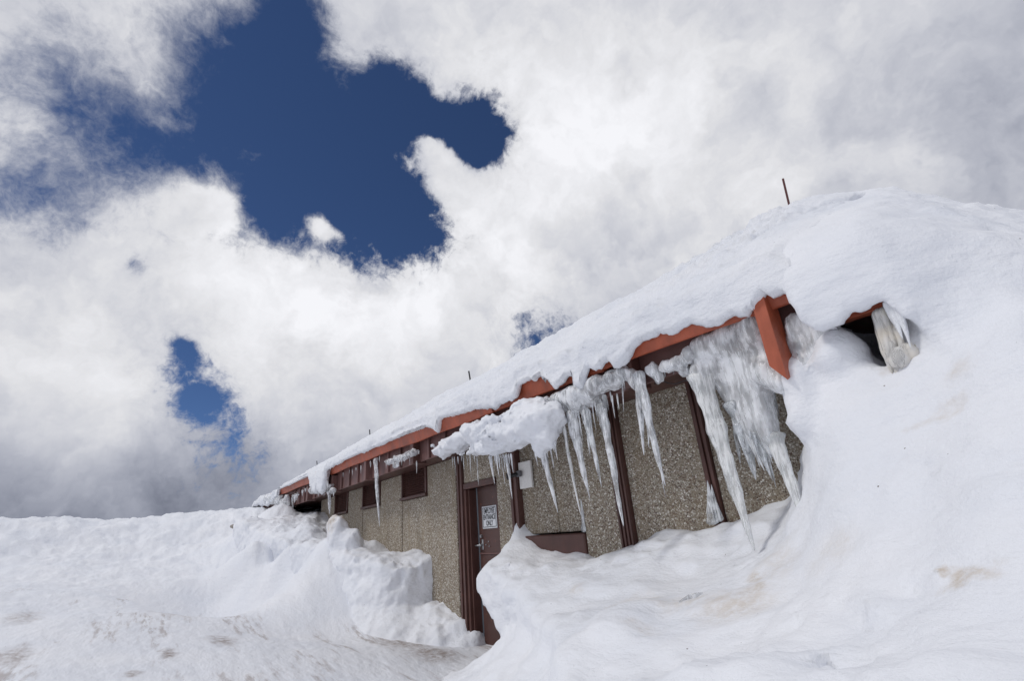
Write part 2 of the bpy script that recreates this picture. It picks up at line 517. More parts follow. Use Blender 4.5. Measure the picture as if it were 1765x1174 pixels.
def aggregate(name, gain=1.0):
    m, g, b, pos = newmat(name)
    # pebbles pressed into cement, two sizes
    d1 = g.vor(pos, 66); c1 = g.vor(pos, 66, out='Color'); d2 = g.vor(pos, 120); c2 = g.vor(pos, 120, out='Color')
    sx = g.n('ShaderNodeSeparateColor'); g.put(sx.inputs[0], c1); sy = g.n('ShaderNodeSeparateColor'); g.put(sy.inputs[0], c2)
    k = gain
    def C(*c): return tuple(v*k for v in c)
    st = [(0, C(.05, .037, .03)), (.17, C(.12, .075, .055)), (.36, C(.20, .165, .125)), (.6, C(.27, .245, .20)), (.80, C(.37, .35, .31)), (.93, C(.56, .55, .52)), (1, C(.66, .66, .64))]
    p1 = g.ramp(sx.outputs[0], st); p2 = g.ramp(sy.outputs[0], st)
    cem = g.mix(g.noise(pos, 30, 5, .6), C(.14, .125, .10), C(.235, .215, .18))
    col = g.mix(g.mr(d2, .62, .44, 0, 1), cem, p2)
    col = g.mix(g.mr(d1, .58, .46, 0, 1), col, p1)
    mp = g.n('ShaderNodeMapping'); mp.inputs['Scale'].default_value = (3.0, 3.0, .35); g.put(mp.inputs[0], pos)
    st2 = g.noise(mp.outputs[0], 1.6, 6, .6)
    col = g.mix(g.mr(st2, .48, .66, 0, .45), col, C(.20, .16, .105))
    rn = g.n('ShaderNodeObjectInfo').outputs['Random']
    hs = g.n('ShaderNodeHueSaturation'); g.put(hs.inputs['Color'], col); g.put(hs.inputs['Value'], g.mr(rn, 0, 1, .90, 1.12))
    tone = g.mix(.10, hs.outputs[0], C(.225, .205, .165))
    g.put(b.inputs['Base Color'], g.vm('MULTIPLY', tone, (1.02, .99, .955))); b.inputs['Roughness'].default_value = .82
    hh = g.m('MULTIPLY_ADD', g.mr(d1, .6, .1), 1.0, g.m('MULTIPLY', g.mr(d2, .6, .1), .5))
    g.put(b.inputs['Normal'], g.bump(hh, .8, .006))
    return m


def ice_material(name, clear=.7, tint=(.90, .93, .96), rough=.16, streak=True, yellow=0.0, opaque=.26):
    m, g, b, pos = newmat(name)
    mp = g.n('ShaderNodeMapping'); mp.inputs['Scale'].default_value = (1, 1, .12) if streak else (1, 1, .22)
    g.put(mp.inputs[0], pos)
    n = g.noise(mp.outputs[0], 60 if streak else 26, 6, .6); n2 = g.noise(pos, 9 if streak else 5, 4, .5)
    f = g.m('MULTIPLY_ADD', n2, .5, g.m('MULTIPLY', n, .5))
    t = g.mr(f, .43, .56, clear*.94, clear*opaque)
    g.put(b.inputs['Transmission Weight'], t)
    dk = tuple(c*.93 for c in tint)
    col = g.mix(g.mr(n, .35, .65), dk, tint)
    if yellow: col = g.mix(g.m('MULTIPLY', g.mr(n2, .40, .60), yellow), col, (.66, .56, .40))
    g.put(b.inputs['Base Color'], col)
    b.inputs['IOR'].default_value = 1.31
    g.put(b.inputs['Roughness'], g.mr(n, .3, .7, rough, rough+.3))
    h = g.m('MULTIPLY_ADD', g.noise(pos, 55, 5, .6), .4, n)
    g.put(b.inputs['Normal'], g.bump(h, .32, .010))
    return m


def plain(name, col, rough=.5, metallic=0.0, var=.15, sc_=12):
    m, g, b, pos = newmat(name)
    n = g.noise(pos, sc_, 6, .6)
    g.put(b.inputs['Base Color'], g.mix(n, tuple(c*(1-var) for c in col), tuple(min(1, c*(1+var)) for c in col)))
    b.inputs['Roughness'].default_value = rough; b.inputs['Metallic'].default_value = metallic
    g.put(b.inputs['Normal'], g.bump(n, .2, .004))
    return m


def S(x, y, Y, r, s, st=1.0): return (*onY(x, y, Y), r, s, st)


drift_spots = [S(1298, 985, -.95, .10, .75), S(1298, 1010, -1.05, .12, .5), S(1340, 960, -.85, .25, .28), S(1090, 1015, -.95, .22, .45, 1.6), S(1180, 1035, -1.0, .2, .42, 1.6),
               S(1270, 1035, -1.15, .25, .5, 1.5), S(1590, 702, -.9, .09, .5, 1.8), S(1545, 722, -.9, .07, .45, 1.5), S(1540, 610, -.65, .09, .6), S(1640, 640, -.8, .10, .3),
               S(1690, 1012, -1.55, .075, .9, 1.3), S(1100, 1075, -1.35, .12, .35, 2), S(985, 1010, -.8, .13, .3, 1.5), S(1430, 960, -1.1, .2, .22), S(1650, 1020, -1.5, .04, .8)]
bank_spots = [S(583, 903, -.85, .36, 1.0), S(645, 1050, -1.05, .20, .8, .6), S(668, 1032, -1.0, .12, .6), S(640, 1082, -1.1, .08, .8), S(560, 930, -1.0, .2, .3)]
M_SNOW = snow_material('snow_drift', drift_spots)
M_BANK = snow_material('snow_bank', bank_spots, (.50, .38, .24))
M_ROOF = snow_material('snow_roof', bump=1.3)
def _onL(x, y):
    d = ray(x, y); nrm = np.array([.08, .15, 1.0]); k = .15-.15*.5-.08*6
    return CAM+d*((k-CAM@nrm)/(d@nrm))


gsp = [(*_onL(700, 1105), .50, 1.0, 1.6), (*_onL(800, 1112), .38, 1.0, 1.2), (*_onL(745, 1128), .42, 1.0, 1.5), (*_onL(385, 1103), .22, 1.0, 2.2), (*_onL(290, 1128), .15, 1.0, 2.2), (*_onL(300, 1050), .45, .5, 2.0), (*_onL(40, 1065), .25, .6, 2.5), (*_onL(20, 1130), .22, .7, 2.5), (*_onL(230, 1162), .12, .8, 1.5)]
M_GROUND = snow_material('snow_ground', gsp, (.34, .29, .27), grime=True)
M_AGG = aggregate('aggregate_concrete', 1.42)
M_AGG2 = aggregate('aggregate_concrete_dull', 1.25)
M_BROWN = metal_paint('brown_paint', (.085, .034, .027), .45, .35, .25)
M_CANT = metal_paint('faded_brown_paint', (.15, .075, .068), .5, .22)
M_DOOR = metal_paint('door_paint', (.070, .028, .022), .4, .25, .8)
M_RED = metal_paint('red_gutter_paint', (.38, .085, .038), .45, .34)
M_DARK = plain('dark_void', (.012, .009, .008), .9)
M_WHITE = plain('weathered_white_paint', (.78, .77, .75), .5, 0, .18, 40)
M_SIGN = plain('sign_white', (.66, .68, .72), .4, 0, .05)
M_BLACK = plain('black_paint', (.02, .02, .023), .4)
M_STEEL = plain('galvanised_steel', (.42, .43, .45), .35, .8)
M_GLASS = plain('grey_strip', (.20, .23, .26), .25)
M_WOOD = plain('weathered_wood', (.30, .27, .24), .8, 0, .3, 30)
M_ICE = ice_material('clear_ice', .92, rough=.05)
M_ICEW = ice_material('white_ice', .80, (.95, .97, 1.0), .06)
M_ICEY = ice_material('cloudy_ice', .62, (.91, .93, .94), .10, True, .05)
M_ICEM = ice_material('ice_mass', .72, (.95, .97, 1.0), .10, False)
M_ICEB = ice_material('stained_ice', .5, (.88, .87, .85), .15, True, .5)
M_SHELF = snow_material('wet_snow', bump=1.0)

# ------------------------------------------------------------------ snow ground (one sheet to the horizon)
TP = []
def onL(x, y):                               # the gently sloping lot in front of the building
    d = ray(x, y); nrm = np.array([.08, .15, 1.0]); k = .15-.15*.5-.08*6
    return CAM+d*((k-CAM@nrm)/(d@nrm))


for x, y, d in ((-200, 945, 15), (0, 920, 16), (130, 904, 17), (250, 902, 18), (330, 888, 18), (400, 884, 18), (440, 881, 17.5)): TP.append(onD(x, y, d))
for x, y, d in ((-200, 972, 14), (0, 952, 15), (150, 941, 15.8), (300, 930, 16.2), (420, 915, 16.0), (300, 965, 14.4), (120, 966, 14.0), (300, 988, 13.1), (120, 982, 13.0), (430, 988, 12.9), (500, 1010, 11.4)): TP.append(onD(x, y, d))
for x, y in ((-250, 1012), (-120, 1001), (0, 993), (150, 998), (300, 1008), (400, 1016), (480, 1030), (560, 1075), (650, 1084), (750, 1094), (815, 1099), (100, 1050), (300, 1060), (0, 1100), (200, 1110), (400, 1110), (560, 1120),
             (0, 1174), (200, 1174), (400, 1174), (600, 1174), (700, 1174), (450, 1060), (200, 1030), (660, 1120), (0, 1250), (300, 1250), (600, 1230)): TP.append(onL(x, y))
for x, y, Y in ((470, 880, -.8), (487, 869, -.75), (450, 886, -1.2), (500, 893, -.5), (520, 900, -.75), (545, 905, -.3), (500, 935, -1.3), (440, 930, -1.8), (560, 930, -1.0),
                (555, 912, -.1)): TP.append(onY(x, y, Y))
for x, y, z in ((-15, .6, 2.35), (-17, 1.5, 2.45), (-14, 1.2, 2.3), (-19, 0, 2.7), (-21, 2, 3.2), (-23, 6, 3.3), (-14, 6, 2.3), (-8, .7, .5), (-6, .8, .2), (-11, .5, 1.2), (-3, .8, .2), (0, .8, .2), (3, 1, .2),
                (0, -3.6, .0), (2, -4, .0), (-2, -5.5, .1), (-3.5, -3, .05), (-3, -1.5, .05), (-5, -6, .4), (0, -9, .3), (5, -2, .1), (5, -12, .5), (-9, -10, 1.2), (-16, -10, 2.4), (-20, -14, 2.6), (-12, -16, 1.5),
                (-24, -2, 2.6), (-23, -6, 2.4), (-26, 2, 2.6), (-30, -4, 1.2), (-30, 8, 1.5), (-28, -12, 1.5), (8, 8, .5), (-6, 14, .5), (-5.2, -1.0, .14), (-5.9, -.9, .2), (-6.2, -.3, .16), (-5.6, -.2, .12)): TP.append((x, y, z))
TR = RBF(TP, .02)
ang = np.concatenate([np.arange(0, 20, 2.), np.arange(20, 106, .125), np.arange(106, 360, 2.)]); ang = np.radians(ang)
rr = np.concatenate([[.25], np.geomspace(.6, 60, 620), np.geomspace(66, 6000, 26)])
AA, RR = np.meshgrid(ang, rr, indexing='ij')
TX = CAM[0]-np.sin(AA)*RR; TY = CAM[1]+np.cos(AA)*RR
TZ = TR(np.clip(TX, -34, 12), np.clip(TY, -18, 16))
fade = sstep(24, 44, RR)
TZ = TZ*(1-fade)+fade*(-2.0-(np.maximum(RR-40, 0))*.02)
TZ = np.maximum(TZ, -60)
bankm = sstep(.35, 1.5, TZ-.09*np.abs(TY+1))*(1-fade)     # rougher on the piled bank, smooth on the lot
lump = fbm(TX, TY, TZ*0, 1.1, 3, .5)*.10+fbm(TX, TY, TZ*0, 2.4, 4, .6, True)*.034
ridg = fbm(TX*.5, TY*1.6, TZ*0, 1.6, 4, .5)*.035
TZ = TZ+bankm*lump+ridg*(.25+.75*bankm)+fbm(TX, TY, TZ*0, 9, 2)*.007
TZ = TZ-np.where((RR > 14) & (RR < 20), 0, 0)
# stay below the floor of the building
ins = (TY > .25) & (TX > -13.3) & (TX < 6)
TZ = np.where(ins, np.minimum(TZ, .15), TZ)
na, nr = TX.shape
ii = np.arange(na); jj = np.arange(nr-1)
I0, J0 = np.meshgrid(ii, jj, indexing='ij'); I1 = (I0+1) % na
Q = np.stack([I0*nr+J0, I0*nr+J0+1, I1*nr+J0+1, I1*nr+J0], -1).reshape(-1, 4)
Vt = np.stack([TX, TY, TZ], -1).reshape(-1, 3)
Vt = np.vstack([Vt, [[CAM[0], CAM[1], float(TZ[:, 0].mean())]]]); cidx = len(Vt)-1
gro = mobj('snow_ground', Vt, Q[:, ::-1].copy(), M_GROUND, None, True)
tag(gro, kind='structure')

# ------------------------------------------------------------------ near snow drift (overhangs, so a volume)
HP = []
wl = [(880, 955), (893, 888), (905, 915), (920, 932), (970, 947), (1010, 958), (1040, 963), (1090, 935), (1150, 922), (1230, 905), (1300, 882), (1340, 850), (1372, 800)]
for x, y in wl:
    p = onY(x, y, 0); HP.append(p); HP.append((p[0]*1.0, .35, p[2]-.05))
for x, y, Y in ((862, 962, -.25), (824, 990, -.5), (880, 935, -.08), (900, 1000, -.7), (850, 1010, -.75), (1000, 1000, -.6), (950, 965, -.25), (1100, 962, -.3), (1000, 1045, -.98), (1100, 1040, -.95), (1200, 1030, -1.0),
                (1200, 965, -.4), (1300, 930, -.35), (1350, 880, -.35), (910, 1072, -1.05), (960, 1052, -1.15), (1040, 1062, -1.25), (1085, 1092, -1.38), (870, 1110, -1.15), (860, 1174, -1.5), (1000, 1174, -1.75),
                (1200, 1174, -1.9), (1500, 1174, -2.0), (1765, 1174, -2.1), (1300, 1000, -1.0), (1400, 1050, -1.4), (1600, 1080, -1.7), (1450, 900, -1.0), (1600, 920, -1.3), (1765, 900, -1.45), (1403, 900, -.78),
                (1397, 780, -.58), (1450, 780, -.82), (1600, 800, -1.05), (1765, 750, -1.15), (1600, 700, -.85), (1765, 600, -.85), (1700, 560, -.65), (1610, 575, -.6), (1550, 665, -.68), (1460, 640, -.6),
                (1400, 680, -.55), (1765, 480, -.4), (1765, 425, .2), (1765, 380, 1.15), (1700, 400, .7), (1640, 530, -.48), (1700, 362, 1.15), (2100, 700, -.9), (2100, 1000, -1.5), (2100, 1174, -2.0), (1200, 1090, -1.35), (1300, 1120, -1.58), (1400, 1130, -1.72)):
    HP.append(onY(x, y, Y))
for x, y, z in ((-1.2, -.2, 2.55), (-.9, -.1, 2.6), (-.6, 0, 2.7), (-1.35, -.1, 2.35), (-3, -3.2, .25), (-1, -3.6, .25), (1, -3.6, .3), (-5, -1.5, .35), (-4.6, -2.2, .3), (-1.5, .35, 2.4), (-1, .5, 2.7), (.8, .9, 2.5), (.8, -.4, 2.0)): HP.append((x, y, z))
HP += [(x, y, e+(b-e)*((y+.6)/1.8)) for x, e, b in ((-1.1, 2.95, 4.13), (-.86, 2.95, 4.0), (-.7, 2.88, 3.84), (-.54, 2.75, 3.70)) for y in (.1, .6, 1.2)]
HP += [(-.62, -.3, 2.72), (-.5, -.2, 2.74), (-.5, -.48, 2.55), (-.36, -.2, 2.64), (-.36, -.48, 2.42), (-.62, -.1, 2.85)]
HR = RBF(HP, .002)
R_X = [-20.2, -19.3, -18, -7, -1.2, -.7, -.3, .3, 1.2]; R_E = [2.9, 3.02, 3.08, 3.06, 3.05, 2.98, 2.62, 2.25, 2.0]
R_BX = [-20.2, -19.6, -18, -14, -9, -4, -2.2, -1.75, -1.45, -1.17, -.86, -.54, -.36, -.19, .3, 1.2]; R_B = [3.25, 3.75, 4.22, 4.24, 4.28, 4.29, 4.32, 4.33, 4.28, 4.16, 4.0, 3.70, 3.45, 3.24, 2.7, 2.2]
YB = 1.2


def roofz(x, y):                             # top of the roof snow
    E0 = np.interp(x, R_X, R_E); B0 = np.interp(x, R_BX, R_B); t = (y+.60)/(YB+.60)
    return np.where(y < YB, E0+(B0-E0)*(t*.92+.08*t*t), B0+(y-YB)*.26*np.clip((B0-3)/1.3, 0, 1))


hx = np.arange(-6.2, 1.3, .05); hy = np.arange(-3.9, 1.5, .05)
HXg, HYg = np.meshgrid(hx, hy, indexing='ij'); HT = HR(HXg, HYg)



def bil(tab, x, y):
    u = np.clip((x-hx[0])/.05, 0, len(hx)-1.001); v = np.clip((y-hy[0])/.05, 0, len(hy)-1.001)
    i = u.astype(int); j = v.astype(int); a = u-i; b = v-j
    return tab[i, j]*(1-a)*(1-b)+tab[i+1, j]*a*(1-b)+tab[i, j+1]*(1-a)*b+tab[i+1, j+1]*a*b


def ell(X, Y, Z, c, r):
    k = np.sqrt(((X-c[0])/r[0])**2+((Y-c[1])/r[1])**2+((Z-c[2])/r[2])**2)
    return (k-1)*min(r)


def sd_plan(X, Y, poly): return -poly_sd(X[:, :, 0].astype(float), Y[:, :, 0].astype(float), poly)[:, :, None]


tip = onY(824, 992, -.5)
PLAN = [(-4.99, .6), (-4.99, -.02), (-5.06, -.16), (tip[0]-.02, -.38), (tip[0]-.02, -.50), (-4.85, -.60), (-4.25, -.72), (-3.6, -.95), (-2.75, -1.45), (-1.9, -2.0), (-1.1, -2.6), (-.6, -3.1), (0, -4.5), (3, -4.5), (3, 3), (-4.99, 3)]
LP = [(-6.0, .1, .1), (-5.56, -.50, .13), (-5.10, -1.04, .13), (-4.7, -1.4, .12), (-4.2, -1.9, .1), (-3.6, -2.5, .1), (-2.8, -3.2, .1), (-5.6, -1.3, -.1), (-6.4, -.4, -.1), (-5, -2.2, -.2), (-5.2, -.1, .14), (-4.9, -.2, .2), (-5.0, -.40, .25)]
for x, y, Y in ((880, 1082, -.66), (905, 1074, -.82), (960, 1052, -.98), (1040, 1062, -1.18), (1085, 1092, -1.32), (850, 1115, -.74), (830, 1150, -.98), (860, 1174, -1.3), (800, 1174, -1.16), (920, 1110, -1.02), (1000, 1110, -1.22), (1000, 1174, -1.62), (1200, 1174, -1.95), (950, 1174, -1.5)):
    LP.append(onY(x, y, Y))
for x, y, z in ((-4.2, -.4, .75), (-3.5, -.8, .85), (-2.5, -1.0, .9), (-2, -2.6, .6), (-1, -2.6, .5), (1, -3, .5), (-1, -1, .7), (-1.6, -1.7, .6)): LP.append((x, y, z))
LT = RBF(LP, .003)(HXg, HYg)


E_TR = [(450, 866), (451.5, 872), (459, 874), (466, 870), (471, 863), (478, 857), (480, 845), (505, 834), (533.6, 821), (537, 841), (546, 852), (550, 838), (556, 852), (560, 846), (563, 826), (564, 811), (580, 801), (620, 783), (660, 767), (706.3, 748), (722, 742), (735, 738.4), (747, 739.6), (755, 749), (757.6, 728), (764, 722), (771, 720.5), (800, 714), (832, 704), (850, 703),
        (856, 706), (864.4, 697), (880, 693), (891, 686), (896.5, 664), (913, 657), (920, 660), (933, 648.5), (938.5, 655), (939, 668), (955, 675), (963, 668), (970.7, 664), (977, 652), (987, 651), (990.6, 664), (993, 675), (1006, 672), (1009, 650), (1015, 635), (1024, 643), (1035, 639.6), (1041.5, 628.6), (1050, 625), (1055, 637), (1066, 638.5), (1077, 630.8), (1088, 616), (1092.5, 604),
        (1105.7, 592), (1117, 590), (1128, 583), (1136.7, 577.6), (1158, 580), (1177, 569), (1189, 562), (1201, 564), (1215.6, 569), (1240, 564), (1260.6, 548.5), (1281, 550.5), (1291, 550.5), (1292.5, 541), (1303.5, 536), (1305.5, 530), (1311.7, 523), (1320, 511.7), (1332, 515.8), (1346.5, 510.7), (1352, 506), (1362, 522), (1378, 543), (1391, 563), (1412, 570.5),
        (1440, 562), (1459, 553), (1463, 538), (1480, 539), (1502, 529), (1526, 509), (1540, 512)]
ep = np.array([onY(x, y, -.70) for x, y in E_TR]); ep = ep[np.argsort(ep[:, 0])]


def edgez(x):                                # lower edge of the snow hanging over the gutter
    ze = np.interp(x, ep[:, 0], ep[:, 2], left=2.85, right=2.5)
    return ze+(pn(x*9, 0*x, 0*x)*.010+np.abs(pn(x*17, 0*x+3, 0*x))*-.022+.008+pn(x*31, 0*x+5, 0*x)*.008)*np.where(x > -7, 1, .5)


def drift(X, Y, Z):
    x2 = X[:, :, 0]; y2 = Y[:, :, 0]
    wob = fbm(X, Y, Z, 1.7, 2)*.045
    H = bil(HT, x2, y2)[:, :, None]
    d = (Z-H)*.62
    low = fbm(x2, y2, x2*0, 1.3, 3)[:, :, None]
    pl = sd_plan(X, Y, PLAN)
    d = smax(d, pl+wob*.5+fbm(X, Y, Z, 5, 2)*.022, .05)
    d = smin(d, (Z-bil(LT, x2, y2)[:, :, None])*.75, .05+.13*sstep(-2.6, -1.6, X))
    # wind-scoured hollow under the lip in front of the door
    d = smax(d, -(ell(X, Y, Z, (-5.26, -.18, .40), (1.0, .66, .49))+wob*.8+fbm(X, Y, Z, 6, 2)*.022), .03)
    # moat between wall and big drift
    d = smax(d, -(ell(X, Y, Z, (-1.95, -.25, 2.02), (.58, .44, .62))+wob*.4), .05)
    d = smax(d, -(ell(X, Y, Z, (-2.6, -.45, 2.35), (.9, .7, .85))), .06)
    d = smin(d, ell(X, Y, Z, (-1.27, -.50, 2.05), (.13, .16, .34))+wob*.5, .06)
    # ice packed under the eave right of the beam
    d = smin(d, ell(X, Y, Z, (-1.10, -.10, 2.36), (.36, .26, .30))+wob*.9, .08)
    # shrinks away under the gutter so that the roof snow hangs clear
    cap = Z-(2.78+2*np.clip(X+.70, 0, 2))
    d = smax(d, cap, .02)
    # black hole under the eave
    d = smax(d, -(ell(X, Y, Z, (-.92, -.20, 2.45), (.19, .62, .22))+wob*.8), .02)
    d = smax(d, -(ell(X, Y, Z, (-.80, -.30, 2.28), (.10, .42, .20))+wob*.5), .02)
    d = smax(d, -(ell(X, Y, Z, (-.60, -.66, 2.36), (.10, .12, .06))+wob*.3), .03)
    d = smin(d, ell(X, Y, Z, (-1.02, -.50, 2.26), (.13, .14, .17))+wob*.6, .05)
    # the roof snow flows into the drift right of the beam
    xr = X[:, 0, 0].astype(float)
    top = (Z-roofz(x2, y2)[:, :, None])*.8
    yf = np.interp(xr, [-1.3, -.80, -.62, -.50, -.35, 0], [-.755, -.755, -.72, -.62, -.50, -.3])[:, None, None]
    zb = np.where(xr < -.70, edgez(xr), np.interp(xr, [-.70, -.60, -.45], [edgez(np.array([-.70]))[0], 2.25, 2.1]))[:, None, None]
    zb = zb+(2.60-zb)*sstep(-.67, -.59, Y)*(X < -.66)
    dr_ = smax(smax(top, yf-Y, .24), (zb-Z), .03)
    dr_ = np.where(X < -1.22, 1.0, dr_+.12*sstep(-1.06, -1.21, X))
    d = np.where(X > -1.22, smin(d, dr_, .02+.12*sstep(-.78, -.60, X)), d)
    near_ = np.abs(d) < .25
    nz = np.zeros_like(d)
    xs, ys, zs = X[near_], Y[near_], Z[near_]
    nz[near_] = fbm(xs, ys, zs, 1.6, 3)*.034+fbm(xs*.6, ys*.9, zs*1.5, 3.4, 4, .55)*.020+fbm(xs*.8, ys, zs*1.6, 5, 3, .55, True)*.020*sstep(.0, .45, pn(xs*1.1+3, ys*1.1, zs*1.4)+.12)
    # creases and a small crack in the crust of the right bank
    for x, y, Y0, r in ((1640, 797, -1.0, (.10, .05, .008)), (1600, 803, -1.0, (.06, .05, .008)), (1575, 722, -.88, (.10, .05, .012)), (1640, 715, -.92, (.14, .05, .010)), (1742, 1000, -1.5, (.012, .02, .012)), (1010, 1046, -1.0, (.25, .05, .010))):
        c = onY(x, y, Y0); d = d+.020*np.exp(-((X-c[0])/r[0])**2-((Z-c[2]-(X-c[0])*.15-wob*.8)/(r[2]+.012))**2-((Y-Y0)/.3)**2)
    for x, y, Y0, r in ((1447, 358, 1.0, (.13, .10, .035)), (1432, 364, .95, (.07, .09, .03)), (1478, 353, 1.05, (.07, .10, .03)), (1462, 372, .9, (.05, .06, .018)), (1410, 385, .9, (.09, .08, .016)), (1385, 392, .85, (.05, .06, .016)), (1490, 378, .9, (.03, .05, .02))):
        c = onY(x, y, Y0); c = (c[0], Y0, roofz(c[0], Y0)-.03); d = smax(d, -(ell(X, Y, Z, c, (r[0]*1.15, r[1]+.06, r[2]+.11))+wob*.7), .015)
    nz = nz*(1-.7*sstep(-.7, -1.0, X)*sstep(2.6, 2.8, Z))
    return d+nz


def drift_detail(x, y, z):
    # crusty ridges on the lips and by the wall, smoother elsewhere
    m = .35+.65*sstep(.1, -.2, y+.9-z*.2)*0+.4*sstep(.2, .6, pn(x*1.1, y*1.1, z*1.1)+.3)
    p = sstep(.0, .5, pn(x*1.7+4, y*1.7, z*1.7)+.1)
    return m*(fbm(x*.7, y, z*1.4, 6, 4, .6)*.010+fbm(x, y, z, 15, 2, .6)*.004)+p*fbm(x, y, z, 8, 3, .6, True)*.006


dr = sdf_mesh('snow_drift', drift, (-5.9, -3.7, -.1), (1.0, 2.7, 4.75), .034, M_SNOW, None, drift_detail)
tag(dr, 'huge smooth snow drift with a scooped lip burying the right end of the building', 'snow drift')

# ------------------------------------------------------------------ snow bank against the left wall
BP = [onY(x, y, 0) for x, y in ((556, 884), (575, 905), (602, 922), (620, 935), (640, 946), (700, 951), (743, 962))]
BP += [(p[0], .3, p[2]) for p in BP]
BP += [onY(x, y, Y) for x, y, Y in ((500, 893, -.5), (540, 905, -.5), (505, 905, -.9), (560, 935, -.9), (600, 948, -.8), (640, 976, -.78), (690, 985, -.62), (738, 985, -.35), (640, 955, -.3), (700, 965, -.3), (565, 915, -.5), (610, 935, -.4),
                                    (450, 890, -1.2), (500, 930, -1.25), (550, 960, -1.2))]
BP += [(-7.2, -.5, 1.0), (-7.3, -.7, .95), (-6.9, 0, .9)]
BR_ = RBF(BP, .004)
hx2 = np.arange(-14.6, -5.8, .05); hy2 = np.arange(-2.4, .6, .05)
A2, B2 = np.meshgrid(hx2, hy2, indexing='ij'); HT2 = BR_(A2, B2)
BPL = [(-14.5, .3), (-14.5, -1.9), (-12.5, -1.65), (-10.5, -1.30), (-9.2, -1.05), (-8.2, -.88), (-7.65, -.66), (-7.38, -.36), (-7.28, .3)]


def bank(X, Y, Z):
    x2 = X[:, :, 0]; y2 = Y[:, :, 0]
    u = ((x2-hx2[0])/.05).clip(0, len(hx2)-1.01).astype(int); v = ((y2-hy2[0])/.05).clip(0, len(hy2)-1.01).astype(int)
    d = (Z-HT2[u, v][:, :, None])*.7
    pl = sd_plan(X, Y, BPL)
    flare = (np.clip(1.0-Z, 0, 1)*.28)*sstep(-.15, -.7, Y)+np.clip(.58-Z, 0, 1)*.8*sstep(-8.2, -7.2, X)
    d = smax(d, (pl-flare)*.85, .07)
    # upright slab of snow left standing by the louvre, and its smaller neighbour
    c = onY(583, 912, -.85); d = smin(d, ell(X, Y, Z, (c[0], -.85, c[2]-.18), (.34, .20, .42)), .05)
    c = onY(606, 920, -.7); d = smin(d, ell(X, Y, Z, (c[0], -.7, c[2]-.15), (.22, .2, .25)), .05)
    c = onY(527, 912, -.9); d = smin(d, ell(X, Y, Z, (c[0], -.9, c[2]-.25), (.55, .35, .35)), .12)
    # clods at the foot by the door frame
    Hw = np.interp(X, [-7.6, -7.2, -6.75, -6.4, -6.15, -6.0], [.40, .60, .50, .44, .26, .02])-np.abs(np.minimum(Y, 0))*np.clip(.42+.25*(X+7.2), .42, .8)
    hw = fbm(X, Y, X*0, 4.5, 3, .6, True)*.05+fbm(X, Y, X*0, 2, 2)*.04
    d = smin(d, smax((Z-Hw-hw)*.75, X+6.02+hw, .04), .05)
    near_ = np.abs(d) < .25
    nz = np.zeros_like(d); xs, ys, zs = X[near_], Y[near_], Z[near_]
    nz[near_] = fbm(xs, ys, zs, 2.1, 3, .55)*.055+fbm(xs, ys, zs, 4.5, 3, .6, True)*.016
    return d+nz


def bank_detail(x, y, z): return fbm(x, y, z, 9, 3, .55, True)*.010


bk = sdf_mesh('snow_bank', bank, (-14.4, -2.2, 0), (-5.85, .2, 2.75), .034, M_BANK, None, bank_detail)
tag(bk, 'lumpy broken snow bank with a brown stain against the wall left of the door', 'snow bank')

# ------------------------------------------------------------------ the building
WALL_T = 2.53
bld = tag(empty('building', (-9.5, 0, 0)), 'long pebbly concrete building with brown louvres and red gutter, half buried in snow', 'building')
EY = -.48                                     # outer face of the boxed eave

# concrete wall panels, joints between them
def panel(x0, x1, y0=0.0, z0=-.2, z1=WALL_T, th=.14, mat=M_AGG, bev=.008):
    MB().box(x0, x1, y0, y0+th, z0, z1, bev).build('wall_panel', mat, bld)


WIN = [(-12.45, -11.47), (-10.50, -9.50), (-8.45, -7.45)]
panel(-13.52, -12.47)
for i, (a, b) in enumerate(WIN):
    panel(a-.005, b+.005, .012, -.2, 2.07, .12)
    nx = WIN[i+1][0]-.02 if i < 2 else -6.50
    panel(b+.02, nx)
panel(-6.485, -6.41, .03, -.2, WALL_T, .1)
panel(-6.25, -5.42, .0, 2.125, WALL_T, .14)   # above the door
panel(-5.42, -5.045, .0, -.2, WALL_T, .40)    # right of the door
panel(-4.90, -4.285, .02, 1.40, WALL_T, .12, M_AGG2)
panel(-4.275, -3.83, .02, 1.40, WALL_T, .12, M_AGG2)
panel(-3.82, -3.345, -.035)
panel(-3.195, -2.375, 0, -.2, 2.58)
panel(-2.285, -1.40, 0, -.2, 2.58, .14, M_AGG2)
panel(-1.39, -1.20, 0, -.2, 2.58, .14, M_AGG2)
# recess at the far end
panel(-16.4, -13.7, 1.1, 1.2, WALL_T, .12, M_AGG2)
MB().box(-19.4, -16.42, 1.1, 1.22, 0, WALL_T).build('back_wall', M_BROWN, bld)
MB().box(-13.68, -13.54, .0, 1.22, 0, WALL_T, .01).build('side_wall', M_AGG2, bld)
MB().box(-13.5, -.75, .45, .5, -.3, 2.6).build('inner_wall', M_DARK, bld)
MB().box(-13.5, 2.5, 6.5, 6.6, -.3, 2.6).build('rear_wall', M_AGG2, bld)


